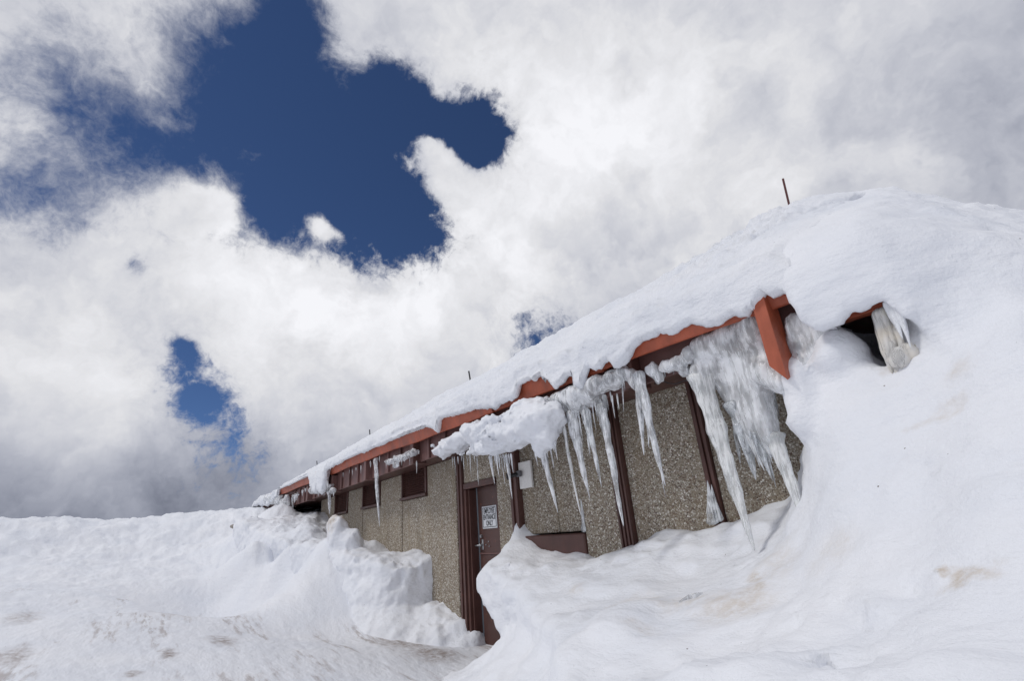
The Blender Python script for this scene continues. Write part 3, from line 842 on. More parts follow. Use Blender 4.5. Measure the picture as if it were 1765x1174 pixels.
def louvre(x0, x1, z0, z1):
    fr = MB()
    t = .045
    fr.box(x0, x0+t, -.02, .10, z0+t, z1, .004); fr.box(x1-t, x1, -.02, .10, z0+t, z1, .004)
    fr.box(x0-.02, x1+.02, -.045, .10, z0, z0+t-.002, .004)
    w = fr.build('louvre', M_BROWN, bld)
    sl = MB(); n = 11; dz = (z1-z0-t)/n
    for i in range(n):
        z = z0+t+dz*i+.004
        sl.prism([(.012, z), (.040, z+dz*1.02), (.046, z+dz*1.02), (.018, z-.003)], x0+t, x1-t, 'x')
    sl.build('slats', M_BROWN, w)
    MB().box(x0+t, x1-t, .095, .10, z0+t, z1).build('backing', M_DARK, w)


for a, b in WIN: louvre(a, b, 2.075, WALL_T)


def post(x0, x1, z0=-.1, z1=WALL_T, y=-.05, ribs=3, mat=M_BROWN):
    m = MB(); m.box(x0, x1, y+.012, .03, z0, z1, .004)
    w = (x1-x0)/(ribs*2-1)
    for i in range(ribs): m.box(x0+w*2*i, x0+w*(2*i+1), y-.008, y+.014, z0, z1, .003)
    return m.build('post', mat, bld)


post(-6.40, -6.255, ribs=2, y=-.03)
post(-5.045, -4.90, ribs=2, y=-.05)
post(-3.345, -3.195, ribs=4, y=-.05)
MB().box(-2.372, -2.335, -.03, .05, -.1, 2.58, .003).box(-2.333, -2.318, -.012, .05, -.1, 2.58).box(-2.316, -2.288, -.03, .05, -.1, 2.58, .003).build('post', M_BROWN, bld)
MB().box(-4.895, -3.825, -.06, .10, .95, 1.385, .012).build('brown_panel', M_BROWN, bld)

# door in its recess
DY = .13
MB().box(-6.25, -6.20, -.012, .10, -.1, 2.035, .004).box(-6.198, -6.165, .025, DY+.03, -.1, 2.035, .004).build('door_frame', M_BROWN, bld)
MB().box(-6.25, -5.422, -.022, .05, 2.04, 2.12, .005).box(-6.25, -5.422, .052, DY+.06, 2.055, 2.118, .004).build('lintel', M_BROWN, bld)
door = MB().box(-6.115, -5.43, DY, DY+.045, .12, 1.185, .006).box(-6.115, -5.43, DY, DY+.045, 1.20, 2.05, .006).box(-6.115, -5.43, DY+.01, DY+.04, 1.18, 1.205).build('door', M_DOOR, bld)
MB().box(-6.165, -6.118, DY+.012, DY+.03, .12, 2.05).build('side_pane', M_GLASS, bld)
MB().box(-6.115, -5.43, DY-.012, DY, 1.183, 1.203, .003).build('rail', M_CANT, door)
kp = MB(); 
kp.add([(-5.600, DY-.004, .18), (-5.520, DY-.004, .18), (-5.500, DY-.03, .55), (-5.580, DY-.012, .55)], [(0, 1, 2, 3)])
kp.add([(-5.640, DY-.01, .50), (-5.480, DY-.07, .60), (-5.440, DY-.06, .66), (-5.540, DY-.02, .56)], [(0, 1, 2, 3)])
kp.add([(-5.540, DY-.02, .56), (-5.440, DY-.06, .66), (-5.500, DY-.10, .84), (-5.540, DY-.05, .84)], [(0, 1, 2, 3)])
kp.add([(-5.500, DY-.10, .84), (-5.440, DY-.06, .66), (-5.400, DY-.02, .70), (-5.440, DY-.03, .86)], [(0, 1, 2, 3)])
kp.build('bent_edge_plate', M_DOOR, door)
hd = MB().tube([(-6.040, DY-.006, 1.30), (-6.040, DY-.055, 1.30)], .018, 12).tube([(-6.040, DY-.05, 1.30), (-6.140, DY-.055, 1.295)], [.012, .010], 10)
hd.box(-6.065, -6.015, DY-.006, DY, 1.24, 1.37, .003).build('handle', M_STEEL, door, True)
MB().tube([(-6.040, DY-.004, 1.41), (-6.040, DY-.03, 1.41)], .020, 14).build('lock', M_STEEL, door)
for bx, bz in ((-5.94, 1.30), (-5.87, 1.34), (-5.86, 1.28)): MB().tube([(bx, DY-.003, bz), (bx, DY-.014, bz)], .008, 8).build('bolt_head', M_STEEL, door)


def text_mesh(s, size, cx, cz, y, mat, name, parent, xs=1.0):
    cu = bpy.data.curves.new('t', 'FONT'); cu.body = s; cu.size = size; cu.align_x = 'CENTER'; cu.align_y = 'CENTER'; cu.extrude = .0008; cu.offset = .0016
    to = bpy.data.objects.new('t', cu); COL.objects.link(to)
    bpy.context.view_layer.update()
    me = bpy.data.meshes.new_from_object(to.evaluated_get(bpy.context.evaluated_depsgraph_get()))
    bpy.data.objects.remove(to)
    for v in me.vertices: v.co = Vector((cx+v.co.x*xs, y-v.co.z, cz+v.co.y))
    me.materials.clear(); me.materials.append(mat)
    o = bpy.data.objects.new(name, me); COL.objects.link(o); attach(o, parent); return o


sx0, sx1, sz0, sz1 = -6.00, -5.64, 1.50, 1.785
sign = empty('door_sign', ((sx0+sx1)/2, DY-.004, sz0))
tag(sign, 'white rectangular sign with black capitals EMPLOYEE ENTRANCE ONLY on the brown door', 'sign')
MB().box(sx0, sx1, DY-.010, DY-.003, sz0, sz1, .003).build('plate', M_SIGN, sign)
bw_ = .008; i_ = .016
bd_ = MB()
bd_.box(sx0+i_, sx1-i_, DY-.0125, DY-.0098, sz0+i_, sz0+i_+bw_).box(sx0+i_, sx1-i_, DY-.0125, DY-.0098, sz1-i_-bw_, sz1-i_)
bd_.box(sx0+i_, sx0+i_+bw_, DY-.0125, DY-.0098, sz0+i_+bw_, sz1-i_-bw_).box(sx1-i_-bw_, sx1-i_, DY-.0125, DY-.0098, sz0+i_+bw_, sz1-i_-bw_)
bd_.build('border', M_BLACK, sign)
for i, w in enumerate(('EMPLOYEE', 'ENTRANCE', 'ONLY')):
    text_mesh(w, .092, (sx0+sx1)/2, sz1-.066-.077*i, DY-.0115, M_BLACK, 'lettering', sign, .62 if i < 2 else .66)

# boxed eave: soffit, battened fascia and deep fins
MB().box(-19.6, -.70, EY+.03, 1.1, WALL_T+.005, WALL_T+.03).build('soffit', M_BROWN, bld)
MB().box(-1.02, -.72, EY-.02, EY+.05, 2.455, 2.488, .004).build('trim', M_RED, bld)
fa = MB(); fa.box(-19.6, -6.0, EY, EY+.028, 2.49, 2.95, .003); fa.box(-5.99, -1.35, EY, EY+.028, 2.49, 2.95, .003); fa.box(-1.345, -.80, EY, EY+.028, 2.49, 2.74, .003)
fo = fa.build('fascia', M_CANT, bld)
FINS = [-18.75, -16.75, -14.75, -12.75, -10.75, -8.72, -6.72, -4.70, -2.50]
x = -19.4
while x < -1.6:
    if min(abs(x-f) for f in FINS) > .2: MB().box(x-.022, x+.022, EY-.035, EY-.001, 2.492, 2.86, .004).build('batten', M_CANT, bld)
    x += .5025
for f in FINS:
    MB().box(f-.055, f+.055, EY-.115, EY+.10, 2.465, 2.80, .006).build('fin', M_CANT if f < -7 else M_BROWN, bld)
# red outrigger beam at the right, cut on a slant at its foot
fx0, fx1 = -1.335, -1.255
m = MB()
yf, yb = -.70, -.55
zf = 2.165; zl = 2.275
V = [(fx0, yf, 2.75), (fx1, yf, 2.75), (fx1, yb, 2.75), (fx0, yb, 2.75), (fx0, yf, zl), (fx1, yf, zf), (fx1, yb, zf+.07), (fx0, yb, zl+.05)]
m.add(V, [(0, 1, 2, 3), (0, 4, 5, 1), (1, 5, 6, 2), (2, 6, 7, 3), (3, 7, 4, 0), (4, 7, 6, 5)])
m.build('outrigger_beam', M_RED, bld)

# red gutter in sections, bottom edge read along its length
gb = [(480, 855), (536.6, 830.8), (580, 817), (619, 797), (660, 783), (705, 766.5), (722, 761), (756, 746), (780, 740), (816, 725), (836, 714), (864, 704), (892, 697), (944, 676), (1000, 655), (1050, 635),
      (1091, 619), (1136, 603), (1200, 583), (1260, 563), (1317, 545), (1366, 524)]
gp = np.array([onY(x, y, -.60) for x, y in gb]); o_ = np.argsort(gp[:, 0]); gp = gp[o_]
gz = np.convolve(np.r_[gp[0, 2], gp[:, 2], gp[-1, 2]], [.25, .5, .25], 'valid')


def gutz(x): return float(np.interp(x, gp[:, 0], gz))


def gutter(x0, x1, dy=0.0, dz=0.0, hgt=.17):
    n = max(2, int((x1-x0)/.12)+1); xs = np.linspace(x0, x1, n)
    prof = [(-.47, .055), (-.585, 0), (-.600, .006), (-.622, .07), (-.640, hgt-.03), (-.652, hgt-.022), (-.652, hgt), (-.630, hgt+.002), (-.47, hgt-.01)]
    V = []; F = []; k = len(prof)
    for x in xs:
        z = gutz(x)+dz+.006*math.sin(x*3.1)
        for a, b in prof: V.append((x, a+dy, z+b))
    for i in range(n-1):
        for j in range(k): F.append((i*k+j, i*k+(j+1) % k, (i+1)*k+(j+1) % k, (i+1)*k+j))
    F += [tuple(range(k)), tuple(range((n-1)*k, n*k))[::-1]]
    MB().add(V, F).build('gutter', M_RED, bld)


cuts = [-19.6, -17.2, -15.3, -13.4, -11.6, -9.9, -8.35, -7.02]
for a, b in zip(cuts, cuts[1:]): gutter(a+.006, b, 0, 0)
gutter(-7.01, -6.30, -.006, -.004)
gutter(-6.29, -4.45, -.03, -.012, .20); gutter(-4.44, -2.74, -.012, -.004, .19); gutter(-2.73, -1.37, -.022, .006, .20); gutter(-1.36, -1.13, -.03, .0, .20)
# roof deck under the snow and dark soffit near the hole
MB().prism([(-.62, 2.93), (1.4, 3.9), (5.5, 5.0), (5.5, 4.9), (1.4, 3.8), (-.46, 2.86)], -19.5, -1.3, 'x').build('roof', M_BROWN, bld)
MB().prism([(-.46, 2.52), (6.5, 2.52), (6.5, 4.9), (1.4, 3.75)], -19.5, -19.45, 'x').build('gable', M_BROWN, bld)
# loose cable under the eave
cb_ = [onY(x, y, -.50) for x, y in ((1128, 662), (1140, 655), (1152, 661), (1165, 662), (1178, 657), (1192, 655))]
MB().tube(cb_, .004, 6).build('cable', M_BLACK, bld)

# lamp on its weathered plate
lp = empty('wall_lamp', (-4.74, -.01, 1.94))
tag(lp, 'small black floodlight on a peeling white mounting plate beside the post right of the door', 'wall lamp')
MB().box(-4.885, -4.64, -.02, .012, 1.91, 2.22, .006).build('mounting_plate', M_WHITE, lp)
MB().box(-4.865, -4.80, -.075, -.031, 2.05, 2.12, .006).build('junction_box', plain('grey_box', (.12, .12, .13), .5), lp)
MB().tube([(-4.84, -.07, 2.08), (-4.88, -.12, 2.07), (-4.91, -.18, 2.06)], [.015, .024, .040], 14).tube([(-4.885, -.12, 2.08), (-4.85, -.07, 2.10)], .010, 8).build('lamp_head', M_BLACK, lp)

# ------------------------------------------------------------------ snow on the roof
xs = np.arange(-20.2, -.96, .016)
ze = edgez(xs)
WR = sstep(-1.04, -.97, xs)             # dives under the drift at its right end
ts = np.concatenate([np.linspace(5.5, 1.6, 22), np.linspace(1.55, -.50, 88)])
rows = []
X2 = xs[:, None]
for y in ts:
    z = roofz(xs, np.full_like(xs, y))-.12*WR
    rows.append((xs, np.full_like(xs, y), z))
zt = rows[-1][2]
zfront = np.minimum(zt-.05, np.maximum(zt-.05, ze))
gap = np.maximum(zt-ze, .03)
ybul = -.70-.05*np.clip(gap/.25, 0, 1)
for fr, yy in ((.10, -.60), (.22, -.66), (.36, None), (.52, None), (.68, None), (.82, None), (.93, None), (1.0, -.70)):
    rows.append((xs, (np.full_like(xs, yy) if yy is not None else ybul)+.10*WR, zt-gap*fr))
rows.append((xs, -.675+.14*WR, ze+.012)); rows.append((xs, -.655+.14*WR, ze+.05))
rows.append((xs, np.full_like(xs, -.60), np.maximum(zt-.10, ze+.06))); rows.append((xs, np.full_like(xs, -.3), zt-.08))
P = np.stack([np.stack(r, -1) for r in rows], 0)        # rows x columns x 3
nr_, nc_ = P.shape[:2]
I0, J0 = np.meshgrid(np.arange(nr_-1), np.arange(nc_-1), indexing='ij')
Qr = np.stack([I0*nc_+J0, I0*nc_+J0+1, (I0+1)*nc_+J0+1, (I0+1)*nc_+J0], -1).reshape(-1, 4)
Vr = P.reshape(-1, 3)
Nr = vnormals(Vr, Qr)
if Nr[nc_*30+50, 2] < 0: Qr = Qr[:, ::-1].copy(); Nr = -Nr
x_, y_, z_ = Vr[:, 0], Vr[:, 1], Vr[:, 2]
crust = sstep(-3.6, -2.2, x_)*sstep(-.1, .5, y_)
dsp = fbm(x_*.8, y_*1.3, z_, 5.5, 4, .6, True)*.040*crust+fbm(x_*.45, y_*2.2, z_*0, 1.1, 3, .5)*.055+fbm(x_*.6, y_*1.6, z_, 3.2, 5, .58, True)*.042*(.4+.6*sstep(-.3, .3, pn(x_*.5, y_*.9, 0*x_+8)))+fbm(x_, y_, z_, 12, 3, .6)*.012
dsp *= 1-.75*sstep(-1.7, -1.2, x_)
dsp *= np.where(x_ > -.9, np.clip(1.15-(x_+.9)*1.6, .2, 1), 1)
back = np.arange(len(Vr))//nc_ >= nr_-4
Vr = Vr+Nr*np.where(back, 0, dsp)[:, None]
# wind-carved hollows near the top at the right
for hx_, hy_, Yh, rx, rz, dp in ((1445, 355, 1.05, .17, .05, .09), (1475, 352, 1.1, .07, .04, .10), (1440, 368, 1.0, .12, .03, .05), (1400, 385, .95, .16, .05, .05), (1470, 377, .95, .09, .03, .06), (1340, 425, .8, .12, .03, .05), (1290, 398, 1.0, .10, .03, .04)):
    c = onY(hx_, hy_, Yh)
    w = np.exp(-(((Vr[:, 0]-c[0])/rx)**2+((Vr[:, 2]-c[2])/rz)**2)*1.0)*(Vr[:, 1] < 2)
    Vr = Vr-Nr*(w*dp)[:, None]
rs = mobj('roof_snow', Vr, Qr, M_ROOF, None, True)
tag(rs, 'thick crusty snow blanket covering the sloping roof and drooping over the red gutter', 'roof snow')

# ------------------------------------------------------------------ ice shelf and ice masses (volumes)
def blobs(name, parts, h, mat, label, amp=.03, fr=3.5, k=.06, cat='ice mass', group=None, fine=.006, zs=.5):
    parts = [(onY(x, y, Y), r) for x, y, Y, r in parts]
    C = np.array([p[0] for p in parts]); Rm = np.array([p[1] for p in parts], float)
    pad = .08
    lo = (C-Rm).min(0)-pad; hi = (C+Rm).max(0)+pad

    def fn(X, Y, Z):
        d = None
        for c, r in zip(C, Rm):
            e = ell(X, Y, Z, c, r); d = e if d is None else smin(d, e, k)
        return d+fbm(X, Y, Z*zs, fr, 3, .5)*amp+fbm(X, Y, Z*zs, fr*3, 2, .5, True)*amp*.25
    o = sdf_mesh(name, fn, lo, hi, h, mat, None, lambda x, y, z: fbm(x, y, z, 22, 2, .5)*fine)
    tag(o, label, cat, group); return o


blobs('ice_shelf', [(790, 765, -.66, (.30, .14, .07)), (765, 779, -.62, (.18, .12, .05)), (830, 745, -.70, (.34, .18, .13)), (870, 750, -.74, (.36, .22, .15)), (905, 735, -.76, (.32, .22, .17)), (930, 730, -.76, (.24, .22, .17)),
                    (940, 745, -.74, (.15, .17, .13)), (900, 710, -.68, (.40, .12, .09)), (850, 765, -.72, (.20, .16, .10)), (800, 755, -.68, (.30, .15, .08)), (945, 705, -.66, (.18, .12, .07)), (820, 778, -.66, (.16, .12, .05)), (935, 768, -.72, (.09, .10, .12)), (770, 762, -.60, (.26, .08, .04))],
      .022, M_SHELF, 'big white overhanging slab of snow and ice jutting from the gutter above the door', .050, 4.2, .05, 'ice shelf', None, .014, 1.5)
blobs('ice_mass', [(975, 685, -.60, (.22, .10, .07)), (1010, 678, -.60, (.20, .12, .08)), (1035, 662, -.60, (.16, .11, .08)), (1060, 655, -.58, (.11, .10, .07)), (1078, 642, -.58, (.08, .08, .06)), (1000, 700, -.56, (.16, .08, .05)), (1092, 650, -.58, (.05, .06, .09)), (985, 696, -.58, (.18, .10, .05))],
      .016, M_ICEM, 'knobbly translucent ice clinging under the gutter right of the big white slab', .03, 7, .03)
blobs('ice_mass', [(1125, 640, -.56, (.055, .06, .06)), (1150, 632, -.56, (.06, .06, .05)), (1170, 625, -.56, (.07, .06, .06)), (1188, 612, -.56, (.07, .06, .06)), (1135, 650, -.54, (.04, .04, .06)), (1180, 640, -.50, (.05, .05, .05))],
      .012, M_ICEM, 'small grey ice knobs under the gutter left of the big ice curtain', .02, 11, .015)
blobs('ice_mass', [(1215, 603, -.50, (.10, .10, .10)), (1245, 592, -.48, (.12, .10, .12)), (1280, 580, -.48, (.12, .10, .15)), (1302, 570, -.52, (.09, .10, .14)), (1225, 640, -.44, (.10, .07, .08)), (1258, 625, -.44, (.12, .08, .14)), (1300, 620, -.47, (.10, .10, .18)),
                   (1328, 645, -.52, (.10, .09, .11)), (1352, 660, -.58, (.06, .07, .06)), (1262, 670, -.44, (.05, .05, .20)), (1280, 680, -.44, (.06, .05, .22)), (1300, 690, -.46, (.06, .06, .22)), (1316, 700, -.48, (.055, .06, .20)), (1322, 735, -.49, (.045, .05, .12)), (1290, 720, -.46, (.07, .05, .12)), (1213, 655, -.46, (.05, .05, .10)), (1203, 645, -.52, (.06, .06, .08)), (1240, 650, -.44, (.035, .04, .16))],
      .014, M_ICEM, 'large glassy ice curtain filling the eave left of the red beam', .018, 5.5, .07, 'ice mass', None, .0025, .16)
blobs('ice_mass', [(1384, 640, -.58, (.035, .05, .12)), (1376, 600, -.54, (.04, .05, .12)), (1392, 585, -.50, (.08, .06, .13)), (1415, 590, -.48, (.08, .06, .12)), (1437, 590, -.50, (.06, .06, .10)), (1405, 620, -.53, (.07, .06, .10)), (1380, 570, -.52, (.05, .05, .08)), (1378, 556, -.54, (.06, .05, .06)), (1398, 562, -.53, (.06, .05, .06)), (1420, 572, -.52, (.06, .05, .05))],
      .014, M_ICEM, 'rough grey ice packed under the eave right of the red beam', .025, 6, .05)
blobs('ice_mass', [(1540, 622, -.63, (.04, .03, .04)), (1555, 618, -.63, (.04, .03, .05)), (1568, 606, -.63, (.03, .03, .05))],
      .008, M_ICEB, 'beige stained mound of ice at the foot of the columns in the dark hole', .022, 11, .03, 'ice mass', None, .004, .5)
blobs('ice_mass', [(672, 797, -.60, (.16, .07, .035)), (690, 790, -.60, (.16, .07, .04)), (705, 783, -.60, (.12, .07, .04)), (714, 780, -.60, (.07, .06, .05)), (683, 802, -.58, (.06, .05, .04))],
      .016, M_ICEW, 'frosty white ice fringe under the gutter left of the snow slab', .03, 9, .03)
blobs('ice_mass', [(573, 846, -.60, (.10, .07, .07)), (569, 838, -.60, (.12, .07, .06)), (558, 842, -.62, (.3, .08, .10)), (549, 844, -.62, (.35, .08, .08)), (540, 845, -.62, (.2, .08, .08))],
      .03, M_ICEW, 'lumpy ice beneath the drooping snow clump at the far end of the gutter', .03, 7, .03)
blobs('ice_mass', [(490, 872, -.62, (.30, .10, .22)), (480, 862, -.62, (.4, .12, .14)), (471, 862, -.63, (.4, .14, .13)), (493, 880, -.66, (.2, .1, .3)), (463, 862, -.64, (.3, .16, .16))],
      .04, M_ICEW, 'pale ice column joining the far gutter end to the drift', .05, 3, .1)

# blocks of ice lying on the snow in the hollow
def chunk(x, y, Y, s, rot, label, mat):
    import bmesh
    bm = bmesh.new(); p = onY(x, y, Y)
    r = random.Random(int(x*7+y))
    for i in range(26):
        v = Vector([r.gauss(0, 1) for k in range(3)]).normalized()*r.uniform(.8, 1); bm.verts.new([v[k]*s[k] for k in range(3)])
    bmesh.ops.convex_hull(bm, input=bm.verts)
    bmesh.ops.delete(bm, geom=[v for v in bm.verts if not v.link_faces], context='VERTS')
    me = bpy.data.meshes.new('ice_chunk'); bm.to_mesh(me); bm.free(); me.materials.append(mat)
    o = bpy.data.objects.new('ice_chunk', me); COL.objects.link(o); o.location = (p[0], p[1], p[2]-s[2]*.6); o.rotation_euler = (r.uniform(-.3, .3), r.uniform(-.3, .3), rot)
    tag(o, label, 'ice chunk', 'ice chunks on the snow')


chunk(1192, 1026, -.97, (.10, .028, .028), 1.2, 'broken bar of fallen icicle lying on the snow in the hollow', M_ICEM)

# ------------------------------------------------------------------ icicles
def icicle(top, tip, r0, mat, label, group=None, Y=-.6, Y2=None, prongs=(), flat=.75, power=.85, seed=None, n=11):
    """tapered, rippled, slightly bent spike; prongs: (t along it, tip x, tip y, radius)"""
    rs_ = random.Random(seed if seed is not None else int(top[0]*31+tip[1]*17))
    Y2 = Y if Y2 is None else Y2
    m = MB()

    def spike(A, B, ra, pw):
        L = np.linalg.norm(B-A); k = max(6, min(70, int(L/.012)))
        ph = rs_.uniform(0, 9); bx, by = rs_.uniform(-1, 1)*.02*L, rs_.uniform(-1, 1)*.015*L
        V = []
        for i in range(k+1):
            t = i/k; c = A*(1-t)+B*t+np.array([bx, by, 0])*math.sin(math.pi*t)+np.array([math.sin(t*L*22+ph), math.cos(t*L*17+ph), 0])*.0022*(1-t)
            rad = ra*((1-t)**pw)*(1+.035*math.sin(t*L*61+ph)+.10*math.sin(t*L*17+2*ph)+.06*math.sin(t*L*31+ph*3))+.0012
            if t < .12: rad *= 1+.25*(1-t/.12)
            if pw < .5 and t > .8: rad *= max(.05, math.sqrt(max(0, 1-((t-.8)/.2)**2)))
            if i < 3: rad *= (.35, .75, .95)[i]
            for q in range(n):
                th = 2*math.pi*q/n
                fl = 1+.20*math.sin(2*th+ph+t*2)+.14*math.sin(3*th-ph+t*5)+.07*math.sin(5*th+t*9)
                V.append(c+np.array([math.cos(th)*rad*fl, math.sin(th)*rad*fl*flat, 0]))
        F = [(i*n+q, i*n+(q+1) % n, (i+1)*n+(q+1) % n, (i+1)*n+q) for i in range(k) for q in range(n)]
        F += [tuple(range(n))[::-1], tuple(range(k*n, (k+1)*n))]
        m.add(V, F)
    A = onY(*top, Y); B = onY(*tip, Y2)
    spike(A, B, r0, power)
    for t, px, py, r in prongs:
        spike(A*(1-t)+B*t, onY(px, py, Y), r, .8)
    o = m.build('icicle', mat, None, True)
    tag(o, label, 'icicle', group); return o


IG = 'large icicles along the eave'
icicle((1203, 640), (1301, 950), .070, M_ICEY, 'longest thick cloudy icicle, reaching down to the snow in the hollow', IG, -.52, -.60, [(0, 1240, 770, .045), (.05, 1268, 850, .03)], power=.62)
icicle((1330, 745), (1393, 916), .050, M_ICEY, 'long thin-tipped icicle at the right end of the ice curtain', IG, -.50, -.55, [(0, 1357, 838, .03)], power=.75)
icicle((1262, 690), (1303, 828), .060, M_ICE, 'wide glassy icicle on the left side of the ice curtain', IG, -.46, -.46, [(.2, 1276, 800, .03)], power=.7)
icicle((1285, 735), (1318, 812), .030, M_ICEW, 'middle icicle under the ice curtain, second from its left', IG, -.47)
icicle((1300, 745), (1332, 830), .032, M_ICE, 'glassy icicle under the ice curtain, just left of its long right one', IG, -.48)
icicle((1328, 655), (1344, 722), .016, M_ICE, 'thin lone icicle against the dark wall right of the ice curtain', IG, -.35)
icicle((1268, 730), (1289, 795), .020, M_ICE, 'slim icicle nested inside the ice curtain fringe', 'curtain fringe')
for a, b in (((1278, 745), (1296, 800)), ((1293, 750), (1310, 806)), ((1310, 755), (1326, 818)), ((1273, 742), (1284, 778)), ((1318, 760), (1338, 842))):
    icicle(a, b, .013, M_ICE, 'thin spike in the fringe below the ice curtain', 'thin spikes of the ice curtain fringe', -.47)
icicle((1100, 640), (1147, 838), .050, M_ICEW, 'broad white forked icicle hanging left of the second brown wall panel joint', IG, -.60, -.60, [(.0, 1110, 785, .042), (.35, 1118, 772, .020), (.5, 1147, 858, .008)], power=.62)
icicle((968, 712), (1001, 888), .024, M_ICEY, 'long yellowish icicle immediately right of the snow slab', IG, -.62, power=.6)
icicle((986, 706), (1017, 862), .056, M_ICEW, 'thick white icicle with a forked root, second right of the snow slab', IG, -.60, -.60, [(.1, 1004, 770, .02)])
icicle((1008, 704), (1037, 840), .035, M_ICE, 'glassy icicle third right of the snow slab', IG, -.60, -.60, [(.1, 1017, 790, .02)], power=.7)
icicle((1036, 694), (1075, 908), .050, M_ICEW, 'long white icicle ending in front of the ribbed post', IG, -.60, -.62, [(.05, 1052, 800, .02)], power=.62)
icicle((1040, 680), (1056, 790), .015, M_ICE, 'slender icicle crossing behind the long white one by the ribbed post', IG, -.57)
icicle((1071, 632), (1075, 710), .012, M_ICE, 'short thin icicle between the ribbed post icicle and the forked one', IG, -.58)
icicle((930, 762), (962, 885), .044, M_ICEW, 'thick white icicle under the right end of the snow slab', IG, -.70, power=.75)
icicle((844, 785), (853, 836), .026, M_ICEW, 'stout icicle under the snow slab in front of the lintel', IG, -.70)
icicle((872, 785), (883, 861), .024, M_ICEW, 'icicle under the snow slab left of the lamp', IG, -.70)
icicle((822, 788), (825, 838), .007, M_ICE, 'hair-thin icicle over the middle of the lintel', IG, -.66)
icicle((647, 790), (654.5, 909), .052, M_ICEW, 'long lone icicle hanging in front of the middle louvre', IG, -.60, power=.6)
icicle((566.5, 846), (568, 887), .045, M_ICEW, 'lone icicle at the far end hanging past the leftmost louvre', IG, -.60, power=.6)
icicle((504, 857), (504.5, 881), .05, M_ICE, 'short icicle near the far end of the battened fascia', IG, -.60)
icicle((511, 852), (507, 868), .09, M_ICEW, 'stubby leaning icicle near the far end of the gutter', IG, -.60)
icicle((575, 845), (575.5, 858), .03, M_ICE, 'tiny icicle at the corner of the leftmost louvre', IG, -.60)
icicle((717.8, 795), (718, 817), .012, M_ICE, 'short spike hanging over the louvre nearest the door', IG, -.60)
icicle((1378, 640), (1362, 700), .03, M_ICEW, 'frozen streak beside the foot of the red beam', IG, -.62)
# frozen run-off down the thin post and the panel joint
icicle((1228, 905), (1219, 828), .050, M_ICE, 'frozen run-off climbing the thin post from the snow', 'frozen run-off on the wall', -.05, flat=.4)
icicle((1238, 900), (1226, 835), .035, M_ICE, 'second frozen run-off streak beside the thin post', 'frozen run-off on the wall', -.05, flat=.4)
icicle((1007, 918), (1001, 860), .035, M_ICE, 'frozen run-off on the wall above the brown metal panel', 'frozen run-off on the wall', -.04, flat=.4)
# fringes of small ones
def fringe(pts, lens, r, Y, mat, label, group, lean=.13, js=1.0):
    P_ = np.array(pts, float); L = np.r_[0, np.cumsum(np.hypot(*np.diff(P_, axis=0).T))]
    for i, ln in enumerate(lens):
        s = (i+.5+rng.uniform(-.35, .35)*js)/len(lens)*L[-1]
        x = np.interp(s, L, P_[:, 0]); y = np.interp(s, L, P_[:, 1])
        icicle((x, y), (x+lean*ln, y+ln), r*rng.uniform(.7, 1.2)*(.6+.4*min(1, ln/35)), mat, label, group, Y+rng.uniform(-.04, .04), seed=int(x*10), n=8)


fringe([(918, 768), (958, 752)], [38, 22, 46, 60, 30, 52, 26, 40], .013, -.72, M_ICEW, 'one of the fine icicles fringing the right end of the snow slab', 'icicle fringe at the right end of the snow slab', .18)
fringe([(845, 785), (882, 782)], [30, 16, 40, 26, 52, 30, 44, 20, 34], .013, -.70, M_ICEW, 'one of the fine icicles below the middle of the snow slab', 'icicle fringe below the middle of the snow slab', .14)
fringe([(776, 788), (818, 784)], [20, 34, 14, 10, 24, 18, 40, 12], .008, -.66, M_ICE, 'one of the fine icicles below the left end of the snow slab', 'icicle fringe below the left end of the snow slab', .08)
fringe([(962, 716), (1068, 676)], [26, 44, 18, 60, 30, 22, 50, 34, 70, 24, 40, 28], .009, -.60, M_ICE, 'one of the fine icicles between the large ones right of the snow slab', 'fine icicles between the large ones right of the snow slab', .16)
fringe([(1020, 690), (1060, 672)], [22, 14, 30, 18], .012, -.58, M_ICE, 'one of the short icicles below the knobbly ice', 'short icicles below the knobbly ice', .14)
fringe([(1066, 640), (1085, 632)], [22, 34, 26, 16], .012, -.60, M_ICE, 'one of the short icicles at the broken gutter joint', 'short icicles at the broken gutter joint', .16)
fringe([(1124, 640), (1186, 622)], [22, 10, 16, 12, 18, 14, 10, 20], .010, -.55, M_ICE, 'one of the small icicles below the grey ice knobs', 'small icicles below the grey ice knobs', .18)
fringe([(590, 815), (625, 802)], [9, 7, 12, 6, 14], .016, -.60, M_ICEW, 'one of the little ice nubs under the gutter over the left louvres', 'ice nubs under the gutter over the left louvres', 0)
fringe([(664, 800), (712, 784)], [10, 14, 8, 12, 9, 16], .014, -.60, M_ICEW, 'one of the short spikes below the frosty ice fringe', 'short spikes below the frosty ice fringe', 0)
fringe([(638, 795), (656, 786)], [12, 20, 16, 10], .020, -.60, M_ICEW, 'one of the short icicles at the root of the long lone icicle', 'short icicles at the root of the long lone icicle', 0)
fringe([(538, 838), (566, 828)], [16, 22, 12, 26, 18], .035, -.66, M_ICEW, 'one of the white icicles below the drooping far snow clump', 'white icicles below the drooping far snow clump', .02)
fringe([(500, 855), (534, 838)], [14, 9, 16, 12, 8, 14], .035, -.60, M_ICE, 'one of the small icicles along the far gutter', 'small icicles along the far gutter', 0)
fringe([(1244, 640), (1262, 690)], [40, 60, 34, 50, 28], .012, -.46, M_ICE, 'one of the fine spikes down the left flank of the ice curtain', 'fine spikes down the left flank of the ice curtain', .25)
fringe([(1270, 735), (1330, 755)], [30, 46, 22, 54, 38, 26, 48, 34], .011, -.49, M_ICE, 'one of the fine spikes along the foot of the ice curtain', 'fine spikes along the foot of the ice curtain', .25)
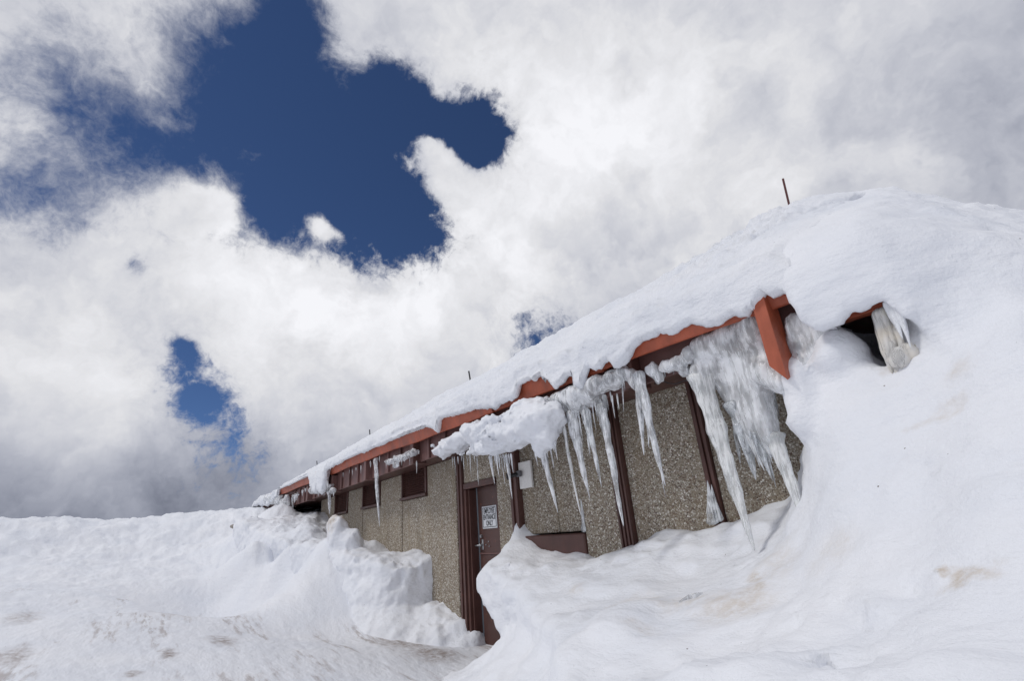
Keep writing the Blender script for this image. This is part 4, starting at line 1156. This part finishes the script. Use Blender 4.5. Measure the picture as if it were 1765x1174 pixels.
fringe([(1205, 648), (1240, 640)], [20, 40, 26, 14], .014, -.48, M_ICE, 'one of the short spikes at the left of the ice curtain', 'short spikes at the left of the ice curtain', .2)
for a, b, r, lab in (((1514, 532), (1530, 625), .030, 'beige ice column in the dark hole, second from the left'), ((1522, 530), (1538, 645), .032, 'thickest beige ice column in the middle of the dark hole'),
                     ((1531, 540), (1550, 640), .026, 'beige ice column in the dark hole just right of the thickest one'), ((1508, 538), (1517, 590), .018, 'shortest and leftmost beige ice column in the dark hole'),
                     ((1543, 560), (1564, 640), .022, 'rightmost beige ice column by the dark hole'), ((1537, 580), (1548, 650), .020, 'low thin beige ice column in front of the others in the dark hole')):
    icicle(a, b, r, M_ICEB, lab, 'fused beige ice columns in the dark hole', -.61, -.63, flat=.8, power=.35)
icicle((1530, 515), (1556, 585), .030, M_ICEM, 'smooth icicle curving past the right edge of the dark hole', IG, -.66, flat=.6)
icicle((1545, 520), (1570, 600), .026, M_ICEM, 'second smooth icicle right of the dark hole', IG, -.66, flat=.6)

# ------------------------------------------------------------------ snow stakes on the roof and a plank in the bank
for (x0, y0), (x1, y1), Yr, lab in (((1349.5, 308), (1360, 352), 1.25, 'tall dark red rod poking from the roof snow at the right'), ((808, 640), (811, 658), 1.3, 'thin rod on the snowy roof line in the middle'),
                                    ((637, 741), (638, 756), 1.3, 'thin rod on the roof line above the louvres'), ((546, 795), (547, 805), 1.2, 'smallest rod on the roof line at the far left')):
    a = onY(x0, y0, Yr); b = onY(x1, y1, Yr)
    t = MB().tube([b-(a-b)*.6, a], .011 if x0 > 1000 else .016, 8).build('roof_rod', M_BLACK if x0 < 1000 else plain('dark_red_rod', (.09, .022, .02), .5), None)
    tag(t, lab, 'rod', 'rods standing in the roof snow')
p = onD(413, 914, 15.35)
m = MB().box(-.30, .30, -.05, .05, -.025, .025, .004)
pk = m.build('plank', M_WOOD, None); pk.location = p; pk.rotation_euler = (R(20), R(-22), R(-52))
tag(pk, 'short weathered plank sticking out of the snow bank', 'plank')

# move the origin of every single-mesh thing to its own base
for o in list(COL.objects):
    if o.type == 'MESH' and o.parent is None and o.name.split('.')[0] not in ('plank', 'ice_chunk', 'snow_ground'):
        n = len(o.data.vertices); co = np.empty(n*3, np.float32); o.data.vertices.foreach_get('co', co); co = co.reshape(-1, 3)
        c = np.array([(co[:, 0].min()+co[:, 0].max())/2, (co[:, 1].min()+co[:, 1].max())/2, co[:, 2].min()])
        o.data.vertices.foreach_set('co', (co-c).astype(np.float32).ravel()); o.data.update(); o.location = c
